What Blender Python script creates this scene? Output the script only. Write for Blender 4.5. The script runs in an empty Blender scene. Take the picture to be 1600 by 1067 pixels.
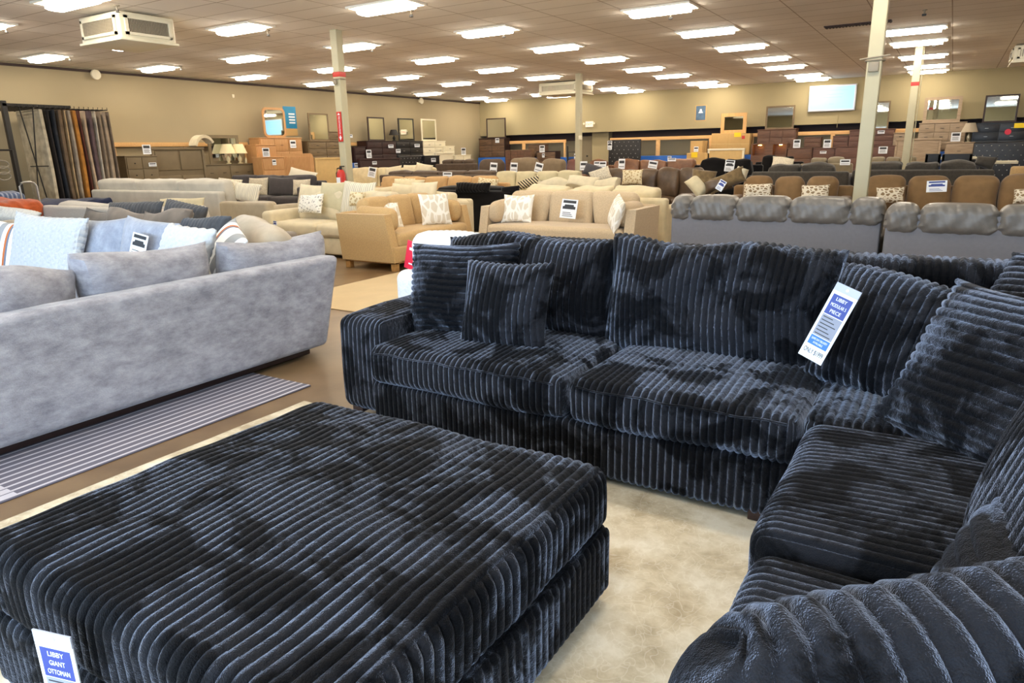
import bpy, math, random
import numpy as np
from mathutils import Matrix, Vector
random.seed(7); RNG = np.random.default_rng(7)
S = bpy.context.scene; C = S.collection; PI = math.pi

# ------------------------------------------------------------------ camera
CH = 1.5                                            # lens height
yaw, pitch, roll, FL = math.radians(31.774), math.radians(15.295), math.radians(-1.197), 1083.4
fw = np.array([-math.sin(yaw)*math.cos(pitch), math.cos(yaw)*math.cos(pitch), -math.sin(pitch)])
_r = np.array([math.cos(yaw), math.sin(yaw), 0.0]); _u = np.cross(_r, fw)
rt = math.cos(roll)*_r + math.sin(roll)*_u; up = -math.sin(roll)*_r + math.cos(roll)*_u
cam = bpy.data.objects.new('camera', bpy.data.cameras.new('camera')); C.objects.link(cam); S.camera = cam
cam.matrix_world = Matrix(((rt[0], up[0], -fw[0], 0), (rt[1], up[1], -fw[1], 0), (rt[2], up[2], -fw[2], CH), (0, 0, 0, 1)))
cam.data.sensor_width = 36; cam.data.lens = FL/1600*36; cam.data.clip_start = 0.02; cam.data.clip_end = 200

# ------------------------------------------------------------------ world, daylight, exposure
S.view_settings.view_transform = 'Standard'; S.view_settings.look = 'None'
S.view_settings.exposure = 0.0; S.view_settings.gamma = 1; S.view_settings.use_curve_mapping = False
try: S.cycles.use_denoising = True
except Exception: pass
S.cycles.max_bounces = 6; S.cycles.diffuse_bounces = 4; S.cycles.glossy_bounces = 3
S.cycles.sample_clamp_indirect = 6
LAMP_E = 34.0                                       # ceiling lens radiance
LAMP_C = (1.0, 0.895, 0.74)
DAY_W = 46.0                                        # daylight W per m2 of shop window
DAY_C = (0.60, 0.79, 1.0)
wd = bpy.data.worlds.new('world'); S.world = wd; wd.use_nodes = True
wd.node_tree.nodes['Background'].inputs[0].default_value = (0.55, 0.75, 1.0, 1); wd.node_tree.nodes['Background'].inputs[1].default_value = 1.2
SHOPWIN = [(-9.6, -6.6), (-6.3, -3.3), (-3.0, 0.0), (0.3, 3.3)]   # shop windows in the front wall, x ranges
FRONT_Y = -3.4
for a, b in SHOPWIN:
    ld = bpy.data.lights.new('daylight', 'AREA'); ld.shape = 'RECTANGLE'; ld.size = b-a; ld.size_y = 2.3
    ld.energy = DAY_W*(b-a)*2.3; ld.color = DAY_C
    lo = bpy.data.objects.new('daylight', ld); C.objects.link(lo); lo.location = ((a+b)/2, FRONT_Y-0.25, 1.55); lo.rotation_euler = (PI/2, 0, 0)

# ------------------------------------------------------------------ survey helpers: where a sight line meets a real plane
def ray(px, py): return fw + rt*(px-800)/FL - up*(py-533.5)/FL
def ox(px, py, X): d = ray(px, py); p = d*(X/d[0]); p[2] += CH; return p
def oy(px, py, Y): d = ray(px, py); p = d*(Y/d[1]); p[2] += CH; return p
def oz(px, py, Z): d = ray(px, py); p = d*((Z-CH)/d[2]); p[2] += CH; return p

# ------------------------------------------------------------------ materials
def lin(h):
    if not isinstance(h, str): return tuple(h)
    v = [int(h[i:i+2], 16)/255 for i in (0, 2, 4)]
    return tuple(x/12.92 if x <= .04045 else ((x+.055)/1.055)**2.4 for x in v)
def nm(name):
    m = bpy.data.materials.new(name); m.use_nodes = True; nt = m.node_tree
    return m, nt, nt.nodes['Principled BSDF']
def N(nt, t, **k):
    n = nt.nodes.new(t)
    for a, b in k.items(): setattr(n, a, b)
    return n
def mat(name, col, rough=.8, var=.0, scale=12., bump=0., bscale=150., metal=0., sheen=0., spec=.5, col2=None, stretch=(1, 1, 1), lo=.35, hi=.65, detail=4., coat=0., bdist=.004, nrough=.5):
    m, nt, p = nm(name); c = lin(col); L = nt.links.new
    p.inputs['Roughness'].default_value = rough; p.inputs['Metallic'].default_value = metal
    p.inputs['Specular IOR Level'].default_value = spec
    if sheen: p.inputs['Sheen Weight'].default_value = sheen; p.inputs['Sheen Roughness'].default_value = .4
    if coat: p.inputs['Coat Weight'].default_value = coat; p.inputs['Coat Roughness'].default_value = .15
    tc = N(nt, 'ShaderNodeTexCoord'); mp = N(nt, 'ShaderNodeMapping'); mp.inputs['Scale'].default_value = stretch
    L(tc.outputs['Object'], mp.inputs[0])
    if var or col2:
        c2 = lin(col2) if col2 else tuple(x*(1-var) for x in c)
        nz = N(nt, 'ShaderNodeTexNoise'); nz.inputs['Scale'].default_value = scale; nz.inputs['Detail'].default_value = detail; nz.inputs['Roughness'].default_value = nrough
        L(mp.outputs[0], nz.inputs['Vector']); cr = N(nt, 'ShaderNodeValToRGB')
        cr.color_ramp.elements[0].position = lo; cr.color_ramp.elements[1].position = hi
        cr.color_ramp.elements[0].color = (*c2, 1); cr.color_ramp.elements[1].color = (*c, 1)
        L(nz.outputs[0], cr.inputs[0]); L(cr.outputs[0], p.inputs['Base Color'])
    else: p.inputs['Base Color'].default_value = (*c, 1)
    if bump:
        nb = N(nt, 'ShaderNodeTexNoise'); nb.inputs['Scale'].default_value = bscale; nb.inputs['Detail'].default_value = 2
        L(mp.outputs[0], nb.inputs['Vector']); bp = N(nt, 'ShaderNodeBump'); bp.inputs['Strength'].default_value = bump; bp.inputs['Distance'].default_value = bdist
        L(nb.outputs[0], bp.inputs['Height']); L(bp.outputs[0], p.inputs['Normal'])
    return m
def emis(name, col, e):
    m, nt, p = nm(name); p.inputs['Base Color'].default_value = (*lin(col), 1)
    p.inputs['Emission Color'].default_value = (*lin(col), 1); p.inputs['Emission Strength'].default_value = e; return m
def fab(name, col, var=.18, scale=9., bump=.35, bscale=260., sheen=.25, **k): return mat(name, col, .92, var, scale, bump, bscale, sheen=sheen, spec=.2, **k)
def wood(name, col, col2, axis=0, scale=3.):
    st = [14, 14, 14]; st[axis] = 1.2
    return mat(name, col, .55, 0, scale, .08, 30, col2=col2, stretch=st, lo=.3, hi=.7)
def voro(name, c1, c2, scale, feat='DISTANCE_TO_EDGE', pos=.08, stretch=(1, 1, 1), c3=None, rough=.9):
    """printed cloth: cell pattern in two or three colours"""
    m, nt, p = nm(name); L = nt.links.new; p.inputs['Roughness'].default_value = rough
    tc = N(nt, 'ShaderNodeTexCoord'); mp = N(nt, 'ShaderNodeMapping'); mp.inputs['Scale'].default_value = stretch; L(tc.outputs['Object'], mp.inputs[0])
    v = N(nt, 'ShaderNodeTexVoronoi', feature=feat); v.inputs['Scale'].default_value = scale; L(mp.outputs[0], v.inputs['Vector'])
    cr = N(nt, 'ShaderNodeValToRGB'); e = cr.color_ramp.elements
    e[0].position = pos; e[0].color = (*lin(c1), 1); e[1].position = pos+.04; e[1].color = (*lin(c2), 1)
    if c3: k = e.new(min(.98, pos+.2)); k.color = (*lin(c2), 1); k = e.new(min(.99, pos+.24)); k.color = (*lin(c3), 1)
    L(v.outputs['Distance'], cr.inputs[0]); L(cr.outputs[0], p.inputs['Base Color']); return m
def stripes(name, cols, width, axis='x', rough=.9, angle=0.):
    m, nt, p = nm(name); L = nt.links.new; p.inputs['Roughness'].default_value = rough
    tc = N(nt, 'ShaderNodeTexCoord'); mp = N(nt, 'ShaderNodeMapping'); mp.inputs['Rotation'].default_value = (0, angle, 0); L(tc.outputs['Object'], mp.inputs[0])
    sx = N(nt, 'ShaderNodeSeparateXYZ'); L(mp.outputs[0], sx.inputs[0])
    a = N(nt, 'ShaderNodeMath', operation='MULTIPLY'); a.inputs[1].default_value = 1/width; L(sx.outputs['xyz'.index(axis)], a.inputs[0])
    f = N(nt, 'ShaderNodeMath', operation='FRACT'); L(a.outputs[0], f.inputs[0])
    cr = N(nt, 'ShaderNodeValToRGB'); cr.color_ramp.interpolation = 'CONSTANT'; e = cr.color_ramp.elements
    e[0].color = (*lin(cols[0][1]), 1); e[0].position = 0; e[1].position = cols[1][0]; e[1].color = (*lin(cols[1][1]), 1)
    for q, c in cols[2:]: k = e.new(q); k.color = (*lin(c), 1)
    L(f.outputs[0], cr.inputs[0]); L(cr.outputs[0], p.inputs['Base Color']); return m

def velvet(name, dark, light, scale=5., sheen=.5):
    """crushed plush: the nap lies in patches, brushed one way or the other"""
    m, nt, p = nm(name); L = nt.links.new
    tc = N(nt, 'ShaderNodeTexCoord'); n1 = N(nt, 'ShaderNodeTexNoise'); n1.inputs['Scale'].default_value = scale; n1.inputs['Detail'].default_value = 5; n1.inputs['Roughness'].default_value = .62; n1.inputs['Distortion'].default_value = .7
    L(tc.outputs['Object'], n1.inputs['Vector'])
    r1 = N(nt, 'ShaderNodeValToRGB'); r1.color_ramp.elements[0].position = .455; r1.color_ramp.elements[1].position = .525
    L(n1.outputs[0], r1.inputs[0])
    mx = N(nt, 'ShaderNodeMix', data_type='RGBA'); mx.inputs[6].default_value = (*lin(dark), 1); mx.inputs[7].default_value = (*lin(light), 1)
    L(r1.outputs[0], mx.inputs[0]); L(mx.outputs[2], p.inputs['Base Color'])
    p.inputs['Roughness'].default_value = .6; p.inputs['Specular IOR Level'].default_value = .1
    ms = N(nt, 'ShaderNodeMath', operation='MULTIPLY_ADD'); ms.inputs[1].default_value = sheen*.88; ms.inputs[2].default_value = sheen*.12
    L(r1.outputs[0], ms.inputs[0]); L(ms.outputs[0], p.inputs['Sheen Weight'])
    p.inputs['Sheen Roughness'].default_value = .22; p.inputs['Sheen Tint'].default_value = (.66, .76, 1.0, 1)
    n2 = N(nt, 'ShaderNodeTexNoise'); n2.inputs['Scale'].default_value = 320; n2.inputs['Detail'].default_value = 3; L(tc.outputs['Object'], n2.inputs['Vector'])
    n3 = N(nt, 'ShaderNodeTexNoise'); n3.inputs['Scale'].default_value = 38; n3.inputs['Detail'].default_value = 3; L(tc.outputs['Object'], n3.inputs['Vector'])
    ad = N(nt, 'ShaderNodeMath', operation='MULTIPLY_ADD'); ad.inputs[1].default_value = 2.2; L(n3.outputs[0], ad.inputs[0]); L(n2.outputs[0], ad.inputs[2])
    b = N(nt, 'ShaderNodeBump'); b.inputs['Strength'].default_value = .8; b.inputs['Distance'].default_value = .005
    L(ad.outputs[0], b.inputs['Height']); L(b.outputs[0], p.inputs['Normal']); return m

M = {}
M['plush'] = velvet('black_plush', '030408', '1c1d22', 4.2, .98)
M['plush_far'] = mat('far_black_plush', '0d0b0c', .9, .5, 8, .5, 60, sheen=.15, spec=.2)
M['grayvel'] = mat('gray_chenille', 'aaa9b0', .85, 0, 8, .8, 130, sheen=.3, spec=.2, col2='7b7a82', detail=14, lo=.34, hi=.64, stretch=(1, .8, 1.7), nrough=.72)
M['bluegray'] = mat('blue_gray_chenille', '9fa5b2', .85, 0, 9, .6, 160, sheen=.3, spec=.2, col2='7f8695', detail=12, nrough=.68)
M['greige'] = fab('greige_chenille', 'b3a692', .15)
M['lightgray'] = fab('light_gray_chenille', 'c6c1b4', .12, 5)
M['beigegray'] = fab('beige_gray_cord', 'ac9f88', .1)
M['cream'] = fab('cream_chenille', 'd8c9a4', .12)
M['creamlt'] = fab('pale_cream_chenille', 'dccfb0', .1)
M['tan'] = fab('tan_tweed', 'c8a877', .14, 60)
M['tantweed'] = fab('beige_tweed', 'c9b393', .14, 60)
M['peach'] = fab('peach_tan_cloth', 'c4a070', .1)
M['sage'] = fab('pale_sage_cloth', 'c9bf9d', .1)
M['charcoal'] = fab('charcoal_cloth', '4b484b', .15)
M['darktaupe'] = fab('dark_taupe_cloth', '57493d', .18)
M['taupe'] = fab('taupe_suede', '81705a', .15)
M['grayleather'] = mat('gray_leather', '6f6b66', .38, .2, 9, .25, 60, spec=.5)
M['graypanel'] = mat('gray_panel_cloth', '74757c', .8, .06, 30, .3, 300, spec=.3)
M['browncloth'] = fab('camel_microfibre', '866a49', .14)
M['brownleather'] = mat('dark_brown_leather', '5d4936', .4, .35, 8, .25, 50)
M['rustleather'] = mat('chestnut_leather', '7d5438', .42, .3, 8, .25, 50)
M['redbrown'] = mat('red_brown_leather', '6b3f35', .45, .2, 8, .2, 50)
M['graydark'] = fab('dark_gray_corduroy', '4e4a44', .2, 20)
M['sagegray'] = fab('sage_gray_cloth', '867a64', .12)
M['white'] = mat('white_plush', 'bcbfc2', .95, .06, 30, .9, 55, sheen=.3, spec=.2, bdist=.01)
M['whitelt'] = mat('bright_white_plush', 'e4e6e8', .95, .05, 30, .7, 55, sheen=.3, spec=.2, bdist=.01)
M['white2'] = mat('white_boucle', 'c9c3b8', .95, .1, 40, .9, 90, sheen=.3, spec=.2, bdist=.008)
M['steelblue'] = fab('dark_blue_gray_plush', '5c6470', .3, 9)
M['darkgrayrib'] = fab('dark_gray_plush', '55575b', .25, 9)
M['graybrown'] = fab('gray_brown_plush', '857c73', .25, 6)
M['fur'] = fab('brown_faux_fur', '7c6747', .35, 14, .8, 80)
M['leaf'] = voro('leaf_print_cloth', 'f2efe6', 'd9d0bd', 9, 'DISTANCE_TO_EDGE', .1, (1.4, 1.4, .7))
M['maze'] = voro('maze_print_cloth', 'f1ede2', 'aaa49b', 22, 'DISTANCE_TO_EDGE', .2)
M['speckle'] = voro('speckled_cloth', '9d937f', 'd8cfba', 60, 'F1', .35)
M['zebra'] = stripes('zebra_print_cloth', [(0, '16120f'), (.5, 'cfc3a4')], .06, 'x', angle=.6)
M['patch'] = voro('patterned_beige_cloth', 'b9a277', 'e0d3b0', 20, 'F1', .4)
M['bandpillow'] = stripes('banded_cloth', [(0, 'eef0f0'), (.3, '9a9c9e'), (.55, 'eef0f0'), (.72, 'c06a32'), (.8, '6d7484'), (.88, 'eef0f0')], .33, 'x')
M['cordcream'] = stripes('cream_cord_stripe', [(0, 'e2dac4'), (.6, 'b9b3a2')], .035, 'x')
M['diamond'] = voro('diamond_print_cloth', 'e6dcc6', '8d7656', 16, 'DISTANCE_TO_EDGE', .14, (1, 1, 1.6))
M['steel'] = mat('painted_steel', 'b9b294', .5, .05, 4)
M['metal'] = mat('brushed_metal', 'b0b0ae', .35, metal=.8)
M['black'] = mat('black_metal', '15120f', .5)
M['blackwood'] = mat('black_lacquer', '131216', .35, .2, 8)
M['espresso'] = wood('espresso_wood', '33130f', '230d0b')
M['maple'] = wood('honey_wood', 'c49763', 'b68453', 2)
M['graywood'] = wood('gray_brown_wood', '7d6848', '5f4e38')
M['drift'] = wood('driftwood', 'a8937a', '8a765e')
M['walnut'] = wood('walnut_wood', '6d4a35', '523829')
M['brownwood'] = wood('brown_rustic_wood', '745840', '4b3727')
M['redwood'] = wood('reddish_brown_wood', '6b4738', '54372c')
M['taupepaint'] = mat('taupe_painted_wood', '74654b', .55, .08, 6)
M['whitepaint'] = mat('cream_painted_wood', 'e6dcc0', .5, .04, 6)
M['pine'] = wood('pine_timber', 'dfb277', 'cd9c5f')
M['beech'] = wood('pale_oak_wood', 'd9ad72', 'c7975a', 2)
M['card'] = mat('corrugated_card', 'c6a168', .85, .08, 3)
M['linen'] = fab('beige_linen_panel', 'cdae78', .08)
M['blue'] = mat('blue_painted_board', '1f5fb8', .5, .1, 4)
M['darkblue'] = mat('navy_edge', '1c1c3a', .6)
M['mirror'] = mat('mirror_glass', 'd8dcd8', .02, metal=1.)
M['shade'] = mat('cream_lampshade', 'e8d9ae', .8)
M['darkshade'] = mat('black_lampshade', '1d1918', .7)
M['grayshade'] = mat('taupe_lampshade', 'a79a86', .8)
M['ceramic'] = mat('cream_ceramic', 'd9caa0', .25)
M['silver'] = mat('silvered_glass', 'a8a595', .2, metal=.7)
M['paper'] = mat('white_card', 'e9edf2', .5)
M['ink'] = mat('dark_print', '2f3136', .6)
M['inkgray'] = mat('gray_print', '8b90a0', .6)
M['inkblue'] = mat('blue_print', '2c3f8c', .5)
M['inkbright'] = mat('bright_blue_print', '2f6fd0', .5)
M['plastic'] = mat('clear_plastic', 'aeb2c2', .25)
M['yellow'] = mat('yellow_paper', 'f2cf1c', .6)
M['red'] = mat('red_paint', 'c22a22', .4)
M['redcard'] = mat('red_card', 'cf1f3a', .4)
M['foot'] = mat('dark_brown_wood', '2b1712', .5)
M['lamp'] = emis('lit_diffuser', LAMP_C, LAMP_E)
M['bulb'] = emis('warm_bulb', (1, .5, .12), 45)
M['troffer'] = mat('white_enamel', 'efe9da', .4)
M['vent'] = mat('ivory_enamel', 'e4dcc2', .45)
M['grille'] = mat('gray_grille', '8d8371', .5)
M['screen'] = emis('lit_blue_screen', '8fc8ee', .8)
M['screentext'] = emis('screen_lettering', '7dbbe4', .8)
M['poster'] = mat('teal_poster', '2387b5', .5, .15, 6)
M['poster2'] = mat('slate_blue_poster', '53708c', .5, .35, 8)
M['exitred'] = emis('lit_exit_letters', 'd8442a', .8)
M['exitface'] = emis('lit_exit_face', 'f2dcc0', .6)
M['orange'] = fab('rust_rug_pile', 'b2542a', .3, 12)
M['navyrug'] = fab('navy_rug_pile', '2c3350', .3, 10)

# ------------------------------------------------------------------ shape builders (all return vertex array, face list)
def rcube(size, r, n=(1, 1, 1), k=3, rib=None, pitch=.033, amp=.005, capaxis=None, puff=(0, 0, 0), lump=0., lseed=0, npr=8, soft=.55):
    """rounded box centred on the origin. rib: axis index along which ribs repeat; capaxis: ribs on the faces that look along rib run along this axis"""
    h = np.array(size)/2.; r = min(r, h.min()*.98); ax = []
    for a in range(3):
        inner = h[a]-r; nn = n[a]
        if rib is not None and (a == rib or a == capaxis): nn = max(nn, int(round(2*inner/pitch*npr)))
        mid = np.linspace(-inner, inner, max(nn, 1)+1); kk = max(k, int(r/pitch*npr*.8)) if rib is not None and a in (rib, capaxis) else k
        t = np.tan(np.linspace(0, PI/4, kk+1))[1:]*r
        ax.append(np.concatenate([-(inner+t)[::-1], mid, inner+t]))
    P, F = [], []; off = 0
    for a in range(3):
        b, c = (a+1) % 3, (a+2) % 3
        B, Cc = np.meshgrid(ax[b], ax[c], indexing='ij'); nb, nc = B.shape
        idx = np.arange(nb*nc).reshape(nb, nc)
        q = np.stack([idx[:-1, :-1], idx[1:, :-1], idx[1:, 1:], idx[:-1, 1:]], -1).reshape(-1, 4)
        for s in (1, -1):
            p = np.zeros((nb*nc, 3)); p[:, a] = s*h[a]; p[:, b] = B.ravel(); p[:, c] = Cc.ravel()
            P.append(p); F.append((q if s > 0 else q[:, ::-1])+off); off += nb*nc
    P = np.vstack(P); F = np.vstack(F)
    _, first, inv = np.unique(np.round(P, 6), axis=0, return_index=True, return_inverse=True); inv = inv.ravel()
    P = P[first]; F = inv[F]
    core = np.clip(P, -(h-r), h-r); D = P-core; Nn = D/np.maximum(np.linalg.norm(D, axis=1, keepdims=True), 1e-9)
    V = core+Nn*r
    u = V/h
    for a in range(3):
        if puff[a]:
            b, c = (a+1) % 3, (a+2) % 3
            V[:, a] += np.sign(u[:, a])*np.abs(u[:, a])**1.5*puff[a]*np.clip(1-np.abs(u[:, b])**2.4, 0, 1)*np.clip(1-np.abs(u[:, c])**2.4, 0, 1)
    if lump:
        rg = np.random.default_rng(lseed+11); w = np.zeros(len(V))
        for _ in range(6):
            kv = rg.normal(0, 1, 3)*7; w += np.sin(V@kv+rg.uniform(0, 6.28))
        V = V+Nn*(w*lump/3)[:, None]
    if rib is not None:
        f = lambda x: np.abs(np.cos(PI*x/pitch))**soft-.5
        wcap = np.clip((np.abs(Nn[:, rib])-.55)/.25, 0, 1)
        d = f(P[:, rib]+.004*np.sin(P[:, (rib+1) % 3]*9+lseed))*(1-wcap)
        if capaxis is not None: d = d+f(P[:, capaxis])*wcap
        V = V+Nn*(d*amp)[:, None]
    return V, F.tolist()
def pillow(w, h, t, rib=None, pitch=.033, amp=.006, nu=26, nv=26, pinch=.07, lump=.006, seed=0, rc=0., soft=.5, flat=0.55):
    """throw pillow standing on z=0, facing -y. rib 'u': vertical cords side by side; 'v': level cords one above another"""
    if rib == 'u': nu = int(w/pitch*8)
    if rib == 'v': nv = int(h/pitch*8)
    if rib == 'uv': nu = int(w/pitch*5); nv = int(h/pitch*5)
    u = np.linspace(-1, 1, nu+1); v = np.linspace(-1, 1, nv+1); U, Vv = np.meshgrid(u, v, indexing='ij')
    X = w/2*U*(1-pinch*(1-Vv**2)*U**2); Z = h/2*Vv*(1-pinch*(1-U**2)*Vv**2)
    if rc: q_ = 1-rc*(U*Vv)**6; X = X*q_; Z = Z*q_
    T = t/2*(np.clip(1-np.abs(U)**3.2, 0, 1)*np.clip(1-np.abs(Vv)**3.2, 0, 1))**flat
    rg = np.random.default_rng(seed+5); Lm = np.zeros_like(U)
    for _ in range(5):
        kx, kz, ph = rg.normal(0, 5), rg.normal(0, 5), rg.uniform(0, 6.28); Lm += np.sin(kx*X+kz*Z+ph)
    Z = Z+Lm*lump*.6*np.abs(Vv)**3
    prof = lambda x: np.abs(np.cos(PI*x/pitch))**soft-.5
    if rib == 'u': R = prof(w/2*U+.006*np.sin(Vv*4+seed))*(1-np.abs(U)**14)
    elif rib == 'v': R = prof(h/2*Vv+.006*np.sin(U*4+seed))
    elif rib == 'uv': R = .5*(prof(w/2*U)+prof(h/2*Vv+pitch/2*(np.round(w/2*U/pitch) % 2)))
    else: R = 0*U
    if rib in ('v', 'uv'): X = X+np.sign(U)*np.abs(U)**12*R*amp*1.6
    if rib in ('u', 'uv'): Z = Z+np.sign(Vv)*np.abs(Vv)**12*R*amp*1.6
    edge = np.minimum(1, T/(t*.12)+.12)
    P, F = [], []; idx = np.arange(U.size).reshape(U.shape)
    q = np.stack([idx[:-1, :-1], idx[1:, :-1], idx[1:, 1:], idx[:-1, 1:]], -1).reshape(-1, 4)
    for s in (-1, 1):
        Y = s*(T+.004+(R*amp+Lm*lump*.5)*edge); P.append(np.stack([X, Y, Z+h/2], -1).reshape(-1, 3))
    n0 = U.size; F = np.vstack([q, q[:, ::-1]+n0])
    e = np.concatenate([idx[:-1, 0], idx[-1, :-1], idx[:0:-1, -1], idx[0, :0:-1]])
    e2 = np.roll(e, -1); F = np.vstack([F, np.stack([e2, e, e+n0, e2+n0], -1)])
    return np.vstack(P), F.tolist()
def box(x0, x1, y0, y1, z0, z1, b=0.):
    if b > 0:
        V, F = rcube((x1-x0, y1-y0, z1-z0), b, k=2); return V+np.array([(x0+x1)/2, (y0+y1)/2, (z0+z1)/2]), F
    V = np.array([(x, y, z) for x in (x0, x1) for y in (y0, y1) for z in (z0, z1)], float)
    return V, [[0, 1, 3, 2], [4, 6, 7, 5], [0, 4, 5, 1], [2, 3, 7, 6], [0, 2, 6, 4], [1, 5, 7, 3]]
def prism(poly, y0, y1):
    """extrude an x,z outline along y"""
    n = len(poly); V = np.array([(x, y0, z) for x, z in poly]+[(x, y1, z) for x, z in poly], float)
    F = [list(range(n)), list(range(2*n-1, n-1, -1))]+[[i, i+n, (i+1) % n+n, (i+1) % n] for i in range(n)]
    return V, F
def lathe(prof, seg=20):
    V, F = [], []
    for r, z in prof: V += [(r*math.cos(2*PI*i/seg), r*math.sin(2*PI*i/seg), z) for i in range(seg)]
    for j in range(len(prof)-1): F += [[j*seg+i, j*seg+(i+1) % seg, (j+1)*seg+(i+1) % seg, (j+1)*seg+i] for i in range(seg)]
    F += [list(range(seg))[::-1], [(len(prof)-1)*seg+i for i in range(seg)]]
    return np.array(V, float), F
def tube(pts, r, seg=8):
    pts = [np.array(p, float) for p in pts]; V, F = [], []
    for i, p in enumerate(pts):
        d = pts[min(i+1, len(pts)-1)]-pts[max(i-1, 0)]; d /= np.linalg.norm(d)
        a = np.cross(d, (0, 0, 1) if abs(d[2]) < .9 else (1, 0, 0)); a /= np.linalg.norm(a); b = np.cross(d, a)
        V += [p+r*(math.cos(2*PI*k/seg)*a+math.sin(2*PI*k/seg)*b) for k in range(seg)]
    for j in range(len(pts)-1): F += [[j*seg+k, j*seg+(k+1) % seg, (j+1)*seg+(k+1) % seg, (j+1)*seg+k] for k in range(seg)]
    F += [list(range(seg))[::-1], [(len(pts)-1)*seg+k for k in range(seg)]]
    return np.array(V), F
def join(*gs):
    V, F, o = [], [], 0
    for v, f in gs: V.append(v); F += [[i+o for i in q] for q in f]; o += len(v)
    return np.vstack(V), F
def xf(g, loc=(0, 0, 0), rz=0., rx=0., ry=0.):
    R = np.array(Matrix.Rotation(rz, 3, 'Z') @ Matrix.Rotation(rx, 3, 'X') @ Matrix.Rotation(ry, 3, 'Y')); return g[0]@R.T+np.array(loc), g[1]
def obj(name, g, m, parent=None, smooth=True, label=None):
    me = bpy.data.meshes.new(name); V, F = g; me.from_pydata(np.asarray(V).tolist(), [], F)
    me.materials.append(M[m] if isinstance(m, str) else m); me.update()
    if smooth:
        me.polygons.foreach_set('use_smooth', [True]*len(me.polygons))
        try: me.set_sharp_from_angle(angle=math.radians(42))
        except Exception: pass
    o = bpy.data.objects.new(name, me); C.objects.link(o)
    if parent is not None: o.parent = parent
    if label: o['label'] = label
    return o
def tag(o, label, cat, group=None):
    o['label'] = label; o['category'] = cat
    if group: o['group'] = group
    return o
def thing(name, label, cat, loc=(0, 0, 0), rz=0., group=None, rx=0.):
    o = bpy.data.objects.new(name, None); o.empty_display_size = .1; C.objects.link(o); o.location = [float(q) for q in loc]
    o.rotation_mode = 'XYZ'; o.rotation_euler = (rx, 0, rz); return tag(o, label, cat, group)
def single(name, g, m, label, cat, loc=(0, 0, 0), rz=0., rx=0., ry=0., group=None, smooth=True):
    o = obj(name, g, m, None, smooth); o.location = [float(q) for q in loc]
    o.rotation_euler = (Matrix.Rotation(rz, 3, 'Z') @ Matrix.Rotation(rx, 3, 'X') @ Matrix.Rotation(ry, 3, 'Y')).to_euler(); return tag(o, label, cat, group)
def struct(name, g, m, smooth=False):
    o = obj(name, g, m, None, smooth); o['kind'] = 'structure'; return o
def copy_thing(src, loc, label, rz=None, group=None):
    c = src.copy(); C.objects.link(c); c.location = loc; c['label'] = label
    if rz is not None: c.rotation_euler[2] = rz
    if group: c['group'] = group
    for ch in src.children:
        d = ch.copy(); C.objects.link(d); d.parent = c
        for g in ch.children:
            e = g.copy(); C.objects.link(e); e.parent = d
    return c
def text(s, size, m, parent, loc, w=None, name='lettering', rot=(PI/2, 0, 0)):
    cu = bpy.data.curves.new('t', 'FONT'); cu.body = s; cu.size = size; cu.align_x = 'CENTER'; cu.align_y = 'CENTER'; cu.extrude = .0004
    t = bpy.data.objects.new('t', cu); C.objects.link(t); bpy.context.view_layer.update()
    me = bpy.data.meshes.new_from_object(t.evaluated_get(bpy.context.evaluated_depsgraph_get())); bpy.data.objects.remove(t)
    me.name = name; me.materials.clear(); me.materials.append(M[m]); o = bpy.data.objects.new(name, me); C.objects.link(o); o.parent = parent
    o.location = loc; o.rotation_euler = rot
    if w:
        xs = [v.co.x for v in me.vertices]; k = w/max(1e-6, max(xs)-min(xs)); o.scale = (k, 1, 1)
    return o

# ------------------------------------------------------------------ the setting
LX, BY, RX, CZ = -19.35, 28.75, 6.0, 3.8
def floor_mat():
    m = mat('stained_concrete', '8a7153', .32, 0, 2.2, .05, 40, col2='675138', detail=8, spec=.5, lo=.3, hi=.7); return m
def ceil_mat():
    m, nt, p = nm('ceiling_tiles'); L = nt.links.new; p.inputs['Roughness'].default_value = .9
    tc = N(nt, 'ShaderNodeTexCoord'); mp = N(nt, 'ShaderNodeMapping'); mp.inputs['Location'].default_value = (.3, .22, 0); L(tc.outputs['Object'], mp.inputs[0])
    b = N(nt, 'ShaderNodeTexBrick'); b.offset = 0; b.inputs['Scale'].default_value = 1; b.inputs['Mortar Size'].default_value = .012; b.inputs['Mortar Smooth'].default_value = .4
    b.inputs['Brick Width'].default_value = 1.2; b.inputs['Row Height'].default_value = .6
    b.inputs['Color1'].default_value = (*lin('f3ece2'), 1); b.inputs['Color2'].default_value = (*lin('efe7dc'), 1); b.inputs['Mortar'].default_value = (*lin('b3a491'), 1)
    L(mp.outputs[0], b.inputs['Vector'])
    n = N(nt, 'ShaderNodeTexNoise'); n.inputs['Scale'].default_value = .5; L(tc.outputs['Object'], n.inputs['Vector'])
    r = N(nt, 'ShaderNodeValToRGB'); r.color_ramp.elements[0].color = (.9, .89, .87, 1); r.color_ramp.elements[0].position = .35; r.color_ramp.elements[1].position = .6; L(n.outputs[0], r.inputs[0])
    x = N(nt, 'ShaderNodeMix', data_type='RGBA', blend_type='MULTIPLY'); x.inputs[0].default_value = 1; L(b.outputs[0], x.inputs[6]); L(r.outputs[0], x.inputs[7]); L(x.outputs[2], p.inputs['Base Color'])
    return m
M['floor'] = floor_mat(); M['ceil'] = ceil_mat()
M['wall'] = mat('olive_beige_paint', 'a69778', .85, .05, .7)
M['wall2'] = mat('beige_paint', 'a1936f', .85, .04, .7)
M['band'] = mat('dark_brown', '3a2a26', .7)
M['recess'] = mat('gray_olive_paint', '84795f', .85)
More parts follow.
